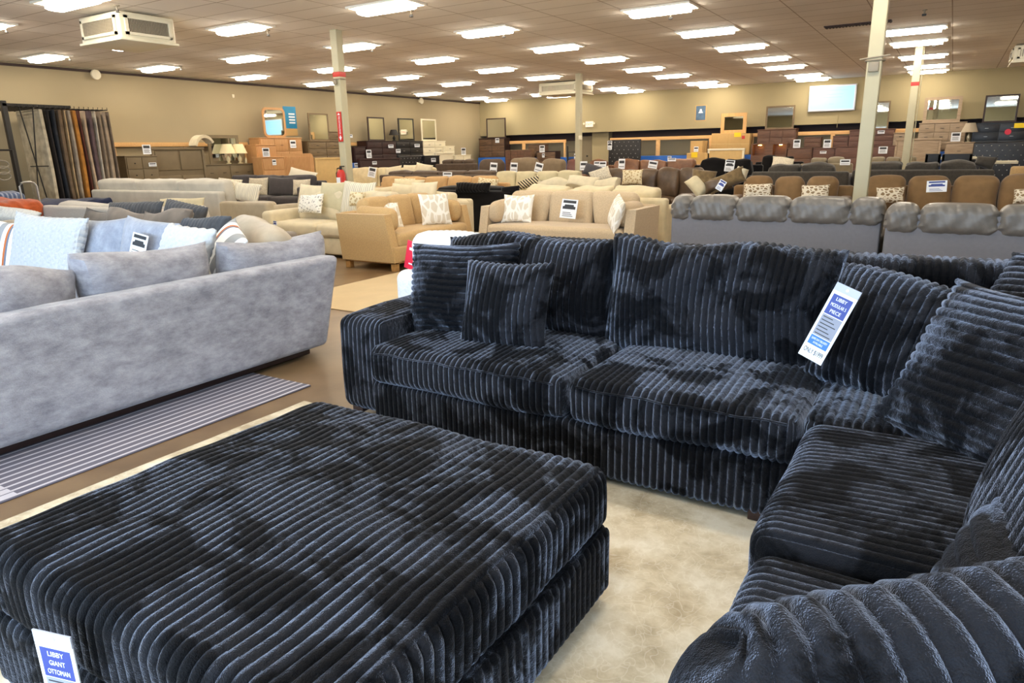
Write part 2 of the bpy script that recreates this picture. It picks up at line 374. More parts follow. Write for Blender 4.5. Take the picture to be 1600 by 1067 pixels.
struct('floor', box(LX-.2, RX+.2, FRONT_Y-.2, BY+1.4, -.12, 0), 'floor')
struct('ceiling', box(LX-.2, RX+.2, FRONT_Y-.2, BY+1.4, CZ, CZ+.12), 'ceil')
struct('wall_left', box(LX-.2, LX, FRONT_Y-.2, BY+1.4, 0, CZ), 'wall')
struct('wall_right', box(RX, RX+.2, FRONT_Y-.2, BY+1.4, 0, CZ), 'wall2')
struct('wall_back', box(LX, RX, BY, BY+.15, 2.25, CZ), 'wall2')
struct('wall_recess', join(box(LX, RX, BY+.75, BY+.9, 0, 1.92), box(LX, RX, BY+.15, BY+.75, 2.25, 2.3)), 'recess')
struct('trim_1', box(LX, RX, BY+.74, BY+.9, 1.92, 2.3), 'band')  # dark brown strip along the top of the recess wall
struct('trim_2', box(LX, LX+.05, FRONT_Y, BY, CZ-.09, CZ-.03), 'band')
w0 = [box(LX, SHOPWIN[0][0], FRONT_Y-.15, FRONT_Y, 0, CZ), box(SHOPWIN[-1][1], RX, FRONT_Y-.15, FRONT_Y, 0, CZ),
      box(SHOPWIN[0][0], SHOPWIN[-1][1], FRONT_Y-.15, FRONT_Y, 0, .4), box(SHOPWIN[0][0], SHOPWIN[-1][1], FRONT_Y-.15, FRONT_Y, 2.7, CZ)]
w0 += [box(SHOPWIN[i][1], SHOPWIN[i+1][0], FRONT_Y-.15, FRONT_Y, .4, 2.7) for i in range(3)]
struct('wall_front', join(*w0), 'wall2')
for i, (a, b) in enumerate(SHOPWIN):
    o = struct('window_%d' % (i+1), join(box(a, b, FRONT_Y-.12, FRONT_Y-.04, .4, .46), box(a, b, FRONT_Y-.12, FRONT_Y-.04, 2.64, 2.7), box(a, a+.06, FRONT_Y-.12, FRONT_Y-.04, .4, 2.7), box(b-.06, b, FRONT_Y-.12, FRONT_Y-.04, .4, 2.7)), 'metal')
# passage beside the back column: a lighter partition with a grey door
px0 = oy(912, 215, BY+.5)[0]; px1 = oy(953, 215, BY+.5)[0]
M['door'] = mat('gray_door_paint', '83755a', .6)
struct('wall_partition', box(oy(926, 215, BY+.4)[0], px1, BY+.35, BY+.75, 0, 2.25), 'wall2')
d1 = struct('door_1', box(px0-.1, oy(925, 215, BY+.5)[0], BY+.5, BY+.56, 0, 2.1, .008), 'door')
obj('door_handle', xf(lathe([(.03, 0), (.03, .02), (.015, .03), (.035, .06), (.02, .08)], 10), (oy(918, 232, BY+.5)[0], BY+.5, 1.25), 0, PI/2), 'black', d1)

# ------------------------------------------------------------------ ceiling fittings
def ceiling_light():
    t = thing('ceiling_light', '', 'ceiling light', (0, 0, CZ), 0, 'fluorescent troffers in the ceiling grid')
    w, d = .6, .3
    obj('frame', join(box(-w, w, -d, -d+.03, -.03, 0), box(-w, w, d-.03, d, -.03, 0), box(-w, -w+.03, -d, d, -.03, 0), box(w-.03, w, -d, d, -.03, 0), box(-w+.03, w-.03, -d+.03, d-.03, -.008, 0)), 'troffer', t, False)
    pr = [(-.15, -.008), (-.15, -.08), (-.11, -.1), (0, -.106), (.11, -.1), (.15, -.08), (.15, -.008)]
    g = prism(pr, -.5, .5); obj('diffuser', xf(g, (0, 0, 0), PI/2), 'lamp', t)
    return t
LR = {-17.8: [6.2, 8.9, 11.6, 14.5, 17.25, 20.1, 22.9, 26.2, 27.8], -14.6: [6.35, 9.0, 11.8, 14.7, 17.55, 20.35, 23.3, 26.5, 27.8],
      -11.37: [6.2, 9.15, 12.05, 14.95, 17.8, 20.6, 23.2, 26.2, 27.8], -8.0: [3.4, 6.3, 9.3, 12.25, 15.1, 17.8, 20.6, 23.1, 26.3, 27.8],
      -4.52: [.6, 3.4, 6.3, 9.3, 12.3, 15.1, 17.8, 20.6, 23.0, 26.1, 27.8], -.98: [.6, 3.4, 6.3, 9.3, 17.7, 19.85, 23.0, 25.9, 27.8],
      2.4: [3.4, 9.3, 14.8, 20.4, 26.0]}
first = ceiling_light(); LLAB = 'recessed fluorescent ceiling light with bright lens in the tile grid'; k = 0
for x, ys in LR.items():
    for y in ys:
        if k == 0: first.location = (x, y, CZ); first['label'] = LLAB
        else: copy_thing(first, (x, y, CZ), LLAB)
        k += 1
def rcube_at(c, s, r): V, F = rcube(s, r, k=2); return V+np.array(c), F
def hvac(x, y, label, w, d, h):
    t = thing('air_diffuser', label, 'ceiling vent', (x, y, CZ), 0)
    obj('housing', join(rcube_at((0, 0, -h/2-.02), (w, d, h-.04), .03), box(-w/2-.03, w/2+.03, -d/2-.03, d/2+.03, -h-.02, -h+.02, .01)), 'vent', t)
    for rz, W, D in ((0, w/2, d/2), (PI/2, d/2, w/2), (PI, w/2, d/2), (-PI/2, d/2, w/2)):
        z0, z1 = -h+.07, -.1
        fr = join(box(-W+.08, W-.08, -D-.03, -D, z0, z0+.04), box(-W+.08, W-.08, -D-.03, -D, z1-.04, z1), box(-W+.08, -W+.13, -D-.03, -D, z0, z1), box(W-.13, W-.08, -D-.03, -D, z0, z1))
        o = obj('grille_frame', xf(fr, rz=rz), 'vent', t, False)
        ns = 26; sl = [box(-W+.13+i*(2*W-.26)/ns, -W+.13+i*(2*W-.26)/ns+.014, -D-.018, -D+.004, z0+.04, z1-.04) for i in range(ns)]
        obj('grille', xf(join(*sl), rz=rz), 'grille', o, False)
hvac(-11.95, 7.35, 'big ivory box vent hanging from the ceiling above the rug rack side', 1.15, .95, .45)
hvac(-11.75, 22.9, 'ivory box vent on the ceiling behind the middle steel column', 1.5, 1.2, .42)
hvac(1.75, 22.6, 'ivory box vent on the ceiling at the right edge of the photo', 1.5, 1.2, .42)
g = join(lathe([(.045, 0), (.045, .012), (.014, .016), (.014, .07)], 10)); g[0][:, 2] *= -1; g = (g[0], [f[::-1] for f in g[1]])
g2 = join(box(-.035, .035, -.004, .004, -.1, -.068), lathe([(.035, -.104), (.035, -.1)], 10))
sp0 = None
for px, py in [(182, 12), (244, 73), (8, 45), (108, 91), (418, 51), (417, 93), (581, 77), (642, 20), (787, 54), (1445, 19), (1048, 24), (282, 107), (1460, 70)]:
    p = oz(px, py-4, CZ)
    if sp0 is None:
        sp0 = thing('fire_sprinkler', 'small pendant fire sprinkler head on the ceiling', 'sprinkler', (p[0], p[1], CZ), 0, 'sprinkler heads on the ceiling'); obj('escutcheon', g, 'grille', sp0); obj('deflector', g2, 'black', sp0)
    else: copy_thing(sp0, (p[0], p[1], CZ), sp0['label'])
p = oz(1340, 37, CZ); single('ceiling_vent', join(box(-.6, .6, -.12, .12, -.02, 0), *[box(-.58+i*.06, -.55+i*.06, -.1, .1, -.035, -.02) for i in range(20)]), 'band', 'dark slotted vent in the ceiling beside the nearest right column', 'ceiling vent', (p[0], p[1], CZ), smooth=False)
for px, py, lab in ((146, 117, 'round white emergency light high on the left wall above the rug rack'), (655, 158, 'round white emergency light high on the left wall near the back corner')):
    p = ox(px, py, LX); t = thing('emergency_light', lab, 'light', (LX, p[1], p[2]), PI/2)
    obj('base', box(-.06, .06, -.05, 0, -.06, .06, .01), 'whitepaint', t); obj('lamp_head', xf(lathe([(.05, 0), (.13, .05), (.12, .09), (.02, .1)], 16), (0, -.05, 0), 0, PI/2), 'whitepaint', t)
p = ox(364, 150, LX); single('wall_sensor', join(box(-.04, .04, -.03, 0, -.05, .05, .012), lathe([(.02, -.06), (.02, -.045)], 8)), 'whitepaint', 'tiny white sensor alone on the bare left wall', 'sensor', (LX, p[1], p[2]), PI/2)

def column(x, y, label, kind):
    t = thing('support_column', label, 'column', (x, y, 0)); w = .085
    obj('shaft', box(-w, w, -w, w, 0.012, CZ, .012), 'steel', t); obj('base_plate', box(-.16, .16, -.16, .16, 0, .012), 'steel', t)
    if kind: obj('band', box(-w-.004, w+.004, -w-.004, w+.004, kind-.09, kind, .004), 'red', t)
    return t
cA = column(-10.28, 10.46, 'beige steel column with the red vertical sign and extinguisher', 3.05)
cB = column(-10.17, 20.7, 'slim beige steel column standing farthest off, near the middle', 0)
cD = column(-.97, 20.6, 'beige steel column with a red band, farther of the right pair', 2.95)
cE = column(-.97, 10.46, 'big beige steel column rising nearest, behind the gray leather sofas', 0)
obj('conduit', join(tube([(.12, -.02, .9), (.12, -.02, 2.9)], .012), tube([(.12, -.02, 2.9), (.1, -.02, CZ)], .012)), 'steel', cD)
obj('wire_bracket', join(xf(tube([(.11*math.cos(a), .11*math.sin(a), 0) for a in np.linspace(0, 2*PI, 17)], .012)), box(-.06, .06, -.13, -.09, -.14, -.02, .01), tube([(-.17, -.09, .02), (.17, -.09, .05)], .01)), 'grille', cE).location = (0, 0, 2.52)
obj('wire_bracket', join(xf(tube([(.11*math.cos(a), .11*math.sin(a), 0) for a in np.linspace(0, 2*PI, 17)], .01)), box(-.06, .03, -.13, -.09, -.1, -.02, .01)), 'grille', cA).location = (0, 0, 2.92)
obj('camera_box', box(.06, .16, -.16, -.06, 1.82, 1.95, .02), 'whitepaint', cB)
# extinguisher sign and extinguisher on column A (faces the camera side)
sg = thing('extinguisher_sign', 'tall narrow red sign with white letters and down arrow on the column', 'sign', (-10.28, 10.46-.09, 1.76), 0)
obj('board', box(-.06, .06, -.012, 0, 0, .56, .003), 'red', sg)
obj('arrow', join(prism([(-.04, .09), (0, .02), (.04, .09)], -.0135, -.0125), box(-.012, .012, -.0135, -.0125, .09, .12), prism([(-.035, .5), (0, .54), (.035, .5)], -.0135, -.0125)), 'paper', sg, False)
text('FIRE EXTINGUISHER', .06, 'paper', sg, (0, -.013, .31), .34, rot=(PI/2, PI/2, 0))
fe = thing('fire_extinguisher', 'red fire extinguisher hung low on the column behind the cream sofa', 'fire extinguisher', (-10.28, 10.46-.17, .78))
obj('cylinder', lathe([(.02, 0), (.08, .02), (.085, .06), (.085, .36), (.06, .43), (.025, .45)], 18), 'red', fe)
obj('valve', join(lathe([(.025, .45), (.025, .5), (.01, .51)], 10), box(-.02, .1, -.012, .012, .5, .52)), 'black', fe)
obj('hose', tube([(-.02, 0, .48), (-.09, 0, .47), (-.11, -.01, .38), (-.105, -.01, .1)], .014), 'black', fe); obj('label_sticker', box(-.05, .05, -.087, -.083, .12, .3), 'paper', fe)

# ------------------------------------------------------------------ generic furniture
def feet(t, W, D, h, m='foot', s=.06, inset=.06):
    for sx in (-1, 1):
        for sy in (-1, 1): obj('foot', box(sx*(W/2-inset)-s/2, sx*(W/2-inset)+s/2, sy*(D/2-inset)-s/2, sy*(D/2-inset)+s/2, 0, h, .006), m, t)
def sofa(label, cx, cy, rz, W, D, m, seats=3, sh=.45, bh=.8, ch=.98, ah=.62, aw=.22, arms='LR', leg=.07, cm=None, am=None, legm='foot', group=None, cat='sofa', tilt=.16, ct=.24, puff=.05, lump=.012, back_t=.18, name='sofa', rib=None, panel=None, seed=0, cr=.06):
    t = thing(name, label, cat, (cx, cy, 0), rz, group); cm = cm or m; am = am or m
    aL = aw if 'L' in arms else 0.; aR = aw if 'R' in arms else 0.
    V, F = rcube((W-.02, D-.04, sh-.2-leg), .03, k=2); obj('base', (V+np.array([0, 0, (sh-.2+leg)/2]), F), m, t)
    V, F = rcube((W-.01, back_t, bh-leg), .05, k=3, n=(6, 1, 4)); obj('backrest', (V+np.array([0, D/2-back_t/2, (bh+leg)/2]), F), panel or m, t)
    for s, a in ((-1, aL), (1, aR)):
        if a:
            V, F = rcube((a, D-.02, ah-leg), .06, k=4, n=(2, 5, 3), puff=(.01, .01, .015)); obj('arm', (V+np.array([s*(W/2-a/2), -.005, (ah+leg)/2]), F), am, t)
    x0, x1 = -W/2+aL, W/2-aR; w = (x1-x0)/seats; kw = dict(rib=rib, pitch=.06, amp=.012) if rib is not None else {}
    for i in range(seats):
        xc = x0+w*(i+.5)
        V, F = rcube((w-.012, D-back_t-.02, .2), .06, k=4, n=(8, 8, 2), puff=(.004, .012, .025), lump=lump*.5, lseed=i+seed); obj('seat_cushion', (V+np.array([xc, -back_t/2-.01, sh-.1]), F), cm, t)
        hh = ch-sh+.03
        V, F = rcube((w-.015, ct, hh), cr, k=5, n=(10, 3, 8), puff=(.006, puff, .02), lump=lump, lseed=i*7+3+seed, **kw)
        g = xf((V, F), (xc, D/2-back_t-ct/2-.03+.02, sh-.03+hh/2), 0, -tilt); obj('back_cushion', g, cm, t)
    feet(t, W, D, leg+.02, legm)
    return t
def sofa_px(label, a, b, py, Y, m, face='F', D=.95, **k):
    """a sofa whose back top spans sight columns a..b in the plane y=Y"""
    p, q, mm = oy(a, py, Y), oy(b, py, Y), oy((a+b)/2, py, Y); W = q[0]-p[0]; cx = (p[0]+q[0])/2; ch = k.pop('ch', mm[2])
    return sofa(label, cx, Y-D/2+.2 if face == 'F' else Y+D/2-.2, 0 if face == 'F' else PI, W, D, m, ch=ch, bh=k.pop('bh', ch-.14), **k)
def put_pillow(label, g, m, loc, yaw=0., tilt=.25, roll=0., group=None, name='throw_pillow', cat='pillow'):
    return single(name, g, m, label, cat, loc, yaw, -tilt, roll, group)
def pil_px(label, a, b, pyt, pyb, Y, m, yaw=0., tilt=.25, roll=0., t=.16, group=None, **k):
    """a pillow that fills sight columns a..b and rows pyt..pyb in the plane y=Y"""
    xm = (a+b)/2; p, q, tp, bt = oy(a, (pyt+pyb)/2, Y), oy(b, (pyt+pyb)/2, Y), oy(xm, pyt, Y), oy(xm, pyb, Y)
    w = q[0]-p[0]; h = (tp[2]-bt[2])/math.cos(tilt)
    return put_pillow(label, pillow(w*1.02/max(.5, math.cos(yaw)), h, t, **k), m, ((p[0]+q[0])/2, Y-math.sin(tilt)*h*.5, bt[2]), yaw, tilt, roll, group)
def drawer_front(W, z0, z1, x0, x1, y, hm, style):
    g = join(box(x0+.012, x1-.012, y-.02, y, z0+.01, z1-.01, .006)); return g
def dresser(label, loc, rz, W, D, H, m, cols=2, rows=3, hm='black', style='bar', top=.03, name='dresser', cat='dresser', group=None, legh=.04, dm=None, overhang=.015):
    t = thing(name, label, cat, loc, rz, group)
    obj('body', join(box(-W/2, W/2, -D/2+.02, D/2, legh, H-top), box(-W/2+.02, W/2-.02, -D/2+.05, D/2-.02, 0, legh)), m, t, False)
    obj('top', box(-W/2-overhang, W/2+overhang, -D/2-overhang+.01, D/2, H-top, H, .008), m, t)
    cw = (W-.04)/cols; rh = (H-top-legh-.03)/rows
    for r in range(rows):
        for c in range(cols):
            x0 = -W/2+.02+c*cw; z0 = legh+.015+r*rh
            d = obj('drawer', box(x0+.01, x0+cw-.01, -D/2, -D/2+.025, z0+.008, z0+rh-.008, .006), dm or m, t)
            xs = [x0+cw/2] if style != 'bar2' else [x0+cw*.25, x0+cw*.75]
            for x in xs:
                if style == 'knob': g = xf(lathe([(.008, 0), (.008, .012), (.018, .018), (.014, .03)], 10), (x, -D/2, z0+rh/2), 0, PI/2)
                else: g = join(box(x-.05, x+.05, -D/2-.026, -D/2-.016, z0+rh/2-.007, z0+rh/2+.007, .003), box(x-.045, x-.035, -D/2-.02, -D/2, z0+rh/2-.004, z0+rh/2+.004), box(x+.035, x+.045, -D/2-.02, -D/2, z0+rh/2-.004, z0+rh/2+.004))
                obj('handle', g, hm, d)
    return t
def rr(w, h, r, n=6, top_only=False):
    """rounded rectangle outline from z=0 to h"""
    pts = []
    for cx, cz, a0 in ((w/2-r, h-r, 0), (-w/2+r, h-r, PI/2), (-w/2+r, r, PI), (w/2-r, r, 1.5*PI)):
        if top_only and cz == r: pts.append((cx+math.copysign(r, cx), 0)); continue
        pts += [(cx+r*math.cos(a0+PI/2*i/n), cz+r*math.sin(a0+PI/2*i/n)) for i in range(n+1)]
    return pts
def mirror(label, loc, rz, W, H, m, fr=.06, r=0., lean=.0, group=None):
    t = thing('dresser_mirror', label, 'mirror', loc, rz, group, 0)
    if r: out, inn = rr(W, H, r), [(x, z+fr) for x, z in rr(W-2*fr, H-2*fr, max(.01, r-fr*.6))]
    else: out, inn = [(W/2, H), (-W/2, H), (-W/2, 0), (W/2, 0)], [(W/2-fr, H-fr), (-W/2+fr, H-fr), (-W/2+fr, fr), (W/2-fr, fr)]
    n = len(out); V, F = [], []
    for pts, y in ((out, -.02), (inn, -.02), (out, .02), (inn, -.004)): V += [(x, y, z) for x, z in pts]
    for i in range(n):
        j = (i+1) % n; F += [[i, j, n+j, n+i], [i, 2*n+i, 2*n+j, j], [n+i, n+j, 3*n+j, 3*n+i]]
    F.append(list(range(2*n, 3*n)))
    V = np.array(V, float); obj('frame', xf((V, F), (0, 0, 0), 0, -lean), m, t, False)
    gl = prism([(x, z) for x, z in inn], -.006, .0); obj('glass', xf(gl, (0, 0, 0), 0, -lean), 'mirror', t, False)
    return t
def headboard(label, loc, rz, W, H, m, style='panel', D=.08, group=None, m2=None, name='headboard'):
    t = thing(name, label, 'headboard', loc, rz, group); m2 = m2 or m
    if style == 'round':
        obj('panel', prism(rr(W, H, .14, 8, True), -D/2, D/2), m, t, False)
        ns = int(W/.07); obj('slats', join(*[box(-W/2+.12+i*(W-.24)/ns, -W/2+.12+i*(W-.24)/ns+.035, -D/2-.012, -D/2, .1, H-.1, .004) for i in range(ns)]), m2, t)
    elif style == 'tuft':
        V, F = rcube((W, D, H), .03, k=3, n=(2, 1, 2)); obj('panel', (V+np.array([0, 0, H/2]), F), m, t)
        bt = []
        for r in range(int(H/.15)):
            for c in range(int(W/.2)+1):
                x = -W/2+.08+c*.2+(.1 if r % 2 else 0)
                if x < W/2-.05: bt.append(xf(lathe([(.0, 0), (.017, .002), (.012, .012), (.003, .016)], 8), (x, -D/2, H-.1-r*.15), 0, PI/2))
        obj('buttons', join(*bt), m2, t)
    else:
        for a_ in (-W/2, W/2-.07): obj('post', box(a_, a_+.07, -D/2, D/2, 0, H, .008), m, t)
        obj('top_rail', box(-W/2-.01, W/2+.01, -D/2-.01, D/2+.01, H-.07, H, .01), m, t)
        if style == 'panel': parts = [(-W/2+.09, -.03, .25, H*.58), (.03, W/2-.09, .25, H*.58), (-W/2+.09, -.03, H*.66, H-.1), (.03, W/2-.09, H*.66, H-.1)]
        else: parts = [(-W/2+.07, W/2-.07, .2, H-.07)]
        obj('backing', box(-W/2+.07, W/2-.07, -.01, D/2-.01, .2, H-.07), m, t, False)
        for a, b, c, d in parts: obj('panel', box(a, b, -D/2+.008, 0, c, d, .012), m2, t)
    return t
def lamp(label, loc, h, sr, m_shade, m_base, tilt=0.):
    t = thing('table_lamp', label, 'lamp', loc, 0)
    obj('base', lathe([(.07, 0), (.075, .02), (.03, .04), (.055, h*.18), (.06, h*.28), (.02, h*.42), (.012, h*.5), (.012, h*.62)], 16), m_base, t)
    V, F = lathe([(sr, h*.52), (sr*.55, h)], 20); obj('shade', (V, F[:-2]+F[-2:]), m_shade, t); return t
def price_tag(label, loc, yaw=0., w=.15, h=.2, tilt=0., roll=0., style=0, group=None):
    t = thing('price_tag', label, 'price tag', loc, 0, group)
    t.rotation_euler = (Matrix.Rotation(yaw, 3, 'Z') @ Matrix.Rotation(-tilt, 3, 'X') @ Matrix.Rotation(roll, 3, 'Y')).to_euler()
    obj('card', box(-w/2, w/2, -.002, .002, 0, h), 'paper', t, False)
    y0, y1 = -.0035, -.0022
    if style == 0: g = [box(-w*.38, w*.38, y0, y1, h*.62, h*.9)]+[box(-w*.36, w*(.36-.1*(i % 2)), y0, y1, h*(.16+.1*i), h*(.2+.1*i)) for i in range(4)]
    elif style == 1: g = [box(-w*.4, w*.4, y0, y1, h*.55, h*.82)]+[box(-w*.4, w*.4, y0, y1, h*.2, h*.26)]
    else: g = [box(-w*.4, w*.4, y0, y1, h*.8, h*.94), prism([(-w*.4, h*.48), (w*.4, h*.48), (w*.4, h*.62), (w*.3, h*.63), (w*.27, h*.72), (-w*.27, h*.72), (-w*.3, h*.63), (-w*.4, h*.62)], y0, y1)]+[box(-w*.36, w*(.3-.08*i), y0, y1, h*(.1+.09*i), h*(.13+.09*i)) for i in range(3)]
    obj('print', join(*g), 'ink' if style != 3 else 'inkblue', t, False); return t
def tagB(label, a, b, pyt, pyb, Y, tilt=.12, roll=0., style=0):
    p, q, tp, bt = oy(a, pyb, Y), oy(b, pyb, Y), oy((a+b)/2, pyt, Y), oy((a+b)/2, pyb, Y)
    return price_tag(label, ((p[0]+q[0])/2, Y, bt[2]), 0, q[0]-p[0], tp[2]-bt[2], tilt, roll, style)
def tagL(label, a, b, pyt, pyb, X, tilt=.05, roll=0., style=0):
    p, q, tp, bt = ox(a, pyb, X), ox(b, pyb, X), ox((a+b)/2, pyt, X), ox((a+b)/2, pyb, X)
    return price_tag(label, (X, (p[1]+q[1])/2, bt[2]), PI/2, q[1]-p[1], tp[2]-bt[2], tilt, roll, style)
# frames on the two display walls: L along the left wall (front plane x=X), B along the back wall (front plane y=Y)
def L_(a, b, py, X, D, zb): p, q = ox(a, py, X), ox(b, py, X); return (X-D/2, (p[1]+q[1])/2, zb), PI/2, q[1]-p[1], (p[2]+q[2])/2-zb
def B_(a, b, py, Y, D, zb): p, q = oy(a, py, Y), oy(b, py, Y); return ((p[0]+q[0])/2, Y+D/2, zb), 0, q[0]-p[0], (p[2]+q[2])/2-zb

# ------------------------------------------------------------------ foreground: black plush sectional, ottoman, rugs
BS = (-1.1, 3.3, 0.0)
sec = thing('sectional_sofa', 'big black ribbed plush corner sectional filling the right foreground', 'sofa', BS)
def sp(name, size, r, c, label=None, **k):
    V, F = rcube(size, r, **k); return obj(name, (V+np.array(c)-np.array(BS), F), 'plush', sec, True, label)
PT = .0335
sp('base', (3.2, 1.15, .25), .03, (-.98, 3.26, .155), rib=0, pitch=PT, amp=.013, n=(1, 2, 4))
sp('arm', (.36, 1.05, .55), .06, (-2.755, 3.32, .315), rib=0, pitch=PT, amp=.013, n=(1, 6, 5), k=4, puff=(0, .01, .02), lump=.004)
sp('backrest', (3.3, .22, .9), .07, (-1.0, 3.77, .52), rib=0, pitch=PT, amp=.013, n=(1, 1, 6), k=5)
for x0, x1, y1 in ((-2.565, -1.375, 3.6), (-1.362, -.36, 3.6)):
    sp('seat_cushion', (x1-x0, y1-2.655, .2), .055, ((x0+x1)/2, (y1+2.655)/2, .385), rib=0, pitch=PT, amp=.0135, n=(1, 10, 3), k=5, puff=(0, .012, .03), lump=.006, lseed=int(-x0*10))
    V, F = tube([(x, 2.655-.012-.004*math.sin(x*40), .462+.003*math.sin(x*23)) for x in np.linspace(x0+.05, x1-.05, 60)], .005, 6)
    obj('seam_piping', (V-np.array(BS), F), 'plush', sec)
sp('corner_seat', (.86, .92, .2), .05, (.06, 3.17, .375), rib=0, pitch=PT, amp=.013, n=(1, 6, 3), k=4, puff=(0, 0, .02), lump=.006)
# right run: cords run across the seat
sp('side_base', (1.0, 1.95, .25), .03, (.21, 1.71, .155), rib=1, pitch=PT, amp=.013, n=(2, 1, 4))
sp('side_backrest', (.22, 3.1, .86), .07, (.72, 2.25, .5), rib=1, pitch=PT, amp=.013, n=(1, 1, 6), k=5)
sp('seat_cushion', (.95, .93, .21), .06, (.14, 2.21, .38), rib=1, pitch=PT, amp=.012, n=(8, 1, 3), k=5, puff=(.012, 0, .025), lump=.006, lseed=4)
sp('seat_cushion', (.93, .93, .2), .055, (.15, 1.265, .355), rib=1, pitch=PT, amp=.012, n=(8, 1, 3), k=5, puff=(.01, 0, .022), lump=.005, lseed=9)
obj('foot', xf(box(-.04, .04, -.04, .04, 0, .06, .005), (-.5-BS[0], 2.73-BS[1], 0)), 'foot', sec)
for x, y in ((-2.86, 2.88), (-2.86, 3.78), (.6, 3.7), (-.22, .85), (.62, .85)): obj('foot', xf(box(-.04, .04, -.04, .04, 0, .06, .005), (x-BS[0], y-BS[1], 0)), 'foot', sec)
def backc(name, w, h, t, c, yaw, tilt, seed, rib='u', pitch=.035, pinch=.05, amp=.013):
    g = xf(pillow(w, h, t, rib, pitch, amp, pinch=pinch, seed=seed, nv=28, lump=.016, flat=.42), np.array(c)-np.array(BS), yaw, -tilt); return obj(name, g, 'plush', sec)
backc('back_cushion', 1.14, .58, .3, (-2.05, 3.4, .45), 0, .22, 3)
backc('back_cushion', 1.17, .59, .32, (-.93, 3.38, .45), -.03, .22, 8)
backc('side_back_cushion', .88, .62, .34, (.27, 1.56, .45), -PI/2+.05, .25, 5)

def plush_pillow(label, w, h, t, loc, yaw, tilt, roll=0., rib='v', pitch=.035, seed=0, amp=.012, **k):
    return put_pillow(label, pillow(w, h, t, rib, pitch, amp, seed=seed, lump=.012, nu=k.pop('nu', 30), nv=k.pop('nv', 30), **k), 'plush', loc, yaw, tilt, roll, 'black plush pillows on the sectional')
plush_pillow('big black ribbed pillow with level cords by the left arm', .70, .55, .2, (-2.3, 3.13, .47), .1, .3, -.05, 'v', seed=1)
plush_pillow('small black ribbed square pillow with upright cords, in front of the bigger one', .53, .48, .17, (-1.92, 2.98, .475), .03, .3, -.02, 'u', seed=2)
plush_pillow('black ribbed corner pillow with the white price tag pinned on it', .66, .53, .22, (-.16, 3.12, .465), -.38, .32, .1, 'u', seed=3)
plush_pillow('large black ribbed pillow with slanting level cords, nearest the corner', .78, .62, .24, (.14, 2.6, .465), -.72, .52, .06, 'v', .037, seed=4)
plush_pillow('black plush pillow flopped on top of the corner backrest', .8, .5, .2, (.42, 3.3, .62), -.5, .75, .1, 'v', seed=5)
plush_pillow('thick black fur-ribbed pillow against the right side backrest', .55, .36, .26, (.17, 1.4, .47), -1.35, .3, .05, 'v', .05, seed=6, amp=.012)
plush_pillow('black fur-ribbed pillow nearest the camera, cut by the bottom edge', .96, .46, .32, (.255, 1.04, .435), .6, .25, -.1, 'u', .052, seed=7, amp=.02, pinch=-.13, rc=.16)

# ottoman: cords run front to back over the top, upright round the sides
OB = (-1.49, 1.285, 0.)
ott = thing('ottoman', 'giant square black ribbed plush ottoman in the left foreground', 'ottoman', OB)
V, F = rcube((1.33, 1.27, .215), .05, rib=0, capaxis=1, pitch=.0355, amp=.014, n=(1, 1, 4), k=5, puff=(.004, .004, .022), lump=.005, lseed=2); obj('top_cushion', (V+np.array([0, 0, .392]), F), 'plush', ott)
V, F = rcube((1.35, 1.28, .24), .035, rib=0, capaxis=1, pitch=.0355, amp=.011, n=(1, 1, 4), k=4); obj('base', (V+np.array([0, 0, .165]), F), 'plush', ott)
feet(ott, 1.29, 1.22, .05)
# tags with writing
def libby(label, loc, yaw, tilt, roll, w, h, lines, price):
    t = thing('price_tag', label, 'price tag', loc)
    t.rotation_euler = (Matrix.Rotation(yaw, 3, 'Z') @ Matrix.Rotation(-tilt, 3, 'X') @ Matrix.Rotation(roll, 3, 'Y')).to_euler()
    obj('card', box(-w/2, w/2, -.0015, .0015, 0, h*.9), 'paper', t, False); obj('sleeve_top', box(-w/2, w/2, -.002, .002, h*.9, h), 'plastic', t, False, 'clear plastic strip with a punched hole')
    obj('hole', xf(lathe([(.006, 0), (.006, .001)], 10), (0, -.002, h*.95), 0, PI/2), 'paper', t)
    f = -.0022
    obj('heading_panel', box(-w*.4, w*.4, f, -.0014, h*.6, h*.86), 'inkblue', t, False); obj('text_panel', box(-w*.4, w*.4, f, -.0014, h*.31, h*.59), 'inkgray', t, False); obj('delivery_panel', box(-w*.4, w*.4, f, -.0014, h*.18, h*.3), 'inkbright', t, False)
    obj('small_print', join(*[box(-w*.34, w*(.3-.12*(i % 3)), f-.0004, f, h*(.33+.045*i), h*(.342+.045*i)) for i in range(6)]), 'ink', t, False)
    for i, s in enumerate(lines): text(s, h*.062, 'paper', t, (0, f-.0003, h*(.81-.08*i)), min(w*.62, .0085*len(s)*h/.3))
    text('SAME DAY DELIVERY', h*.04, 'paper', t, (0, f-.0003, h*.26), w*.66); text('AVAILABLE', h*.04, 'paper', t, (0, f-.0003, h*.215), w*.4)
    if price: text(price, h*.09, 'ink', t, (0, f-.0003, h*.1), w*.8)
    return t
libby('white and blue price tag hanging on the black corner pillow', (-.4, 2.985, .645), -.3, .26, .3, .108, .33, ['LIBBY', 'MODULAR 5', 'PIECE'], 'ONLY $1999')
libby('white and blue tag hanging at the near corner of the ottoman', (-1.6, .585, .175), .3, -.03, .04, .105, .31, ['LIBBY', 'GIANT', 'OTTOMAN'], '')
single('paper_slip', box(-.05, .05, -.04, .04, 0, .002), 'paper', 'blank white paper slip peeking over the nearest pillow', 'paper', (-.02, 1.4, .485), .4)

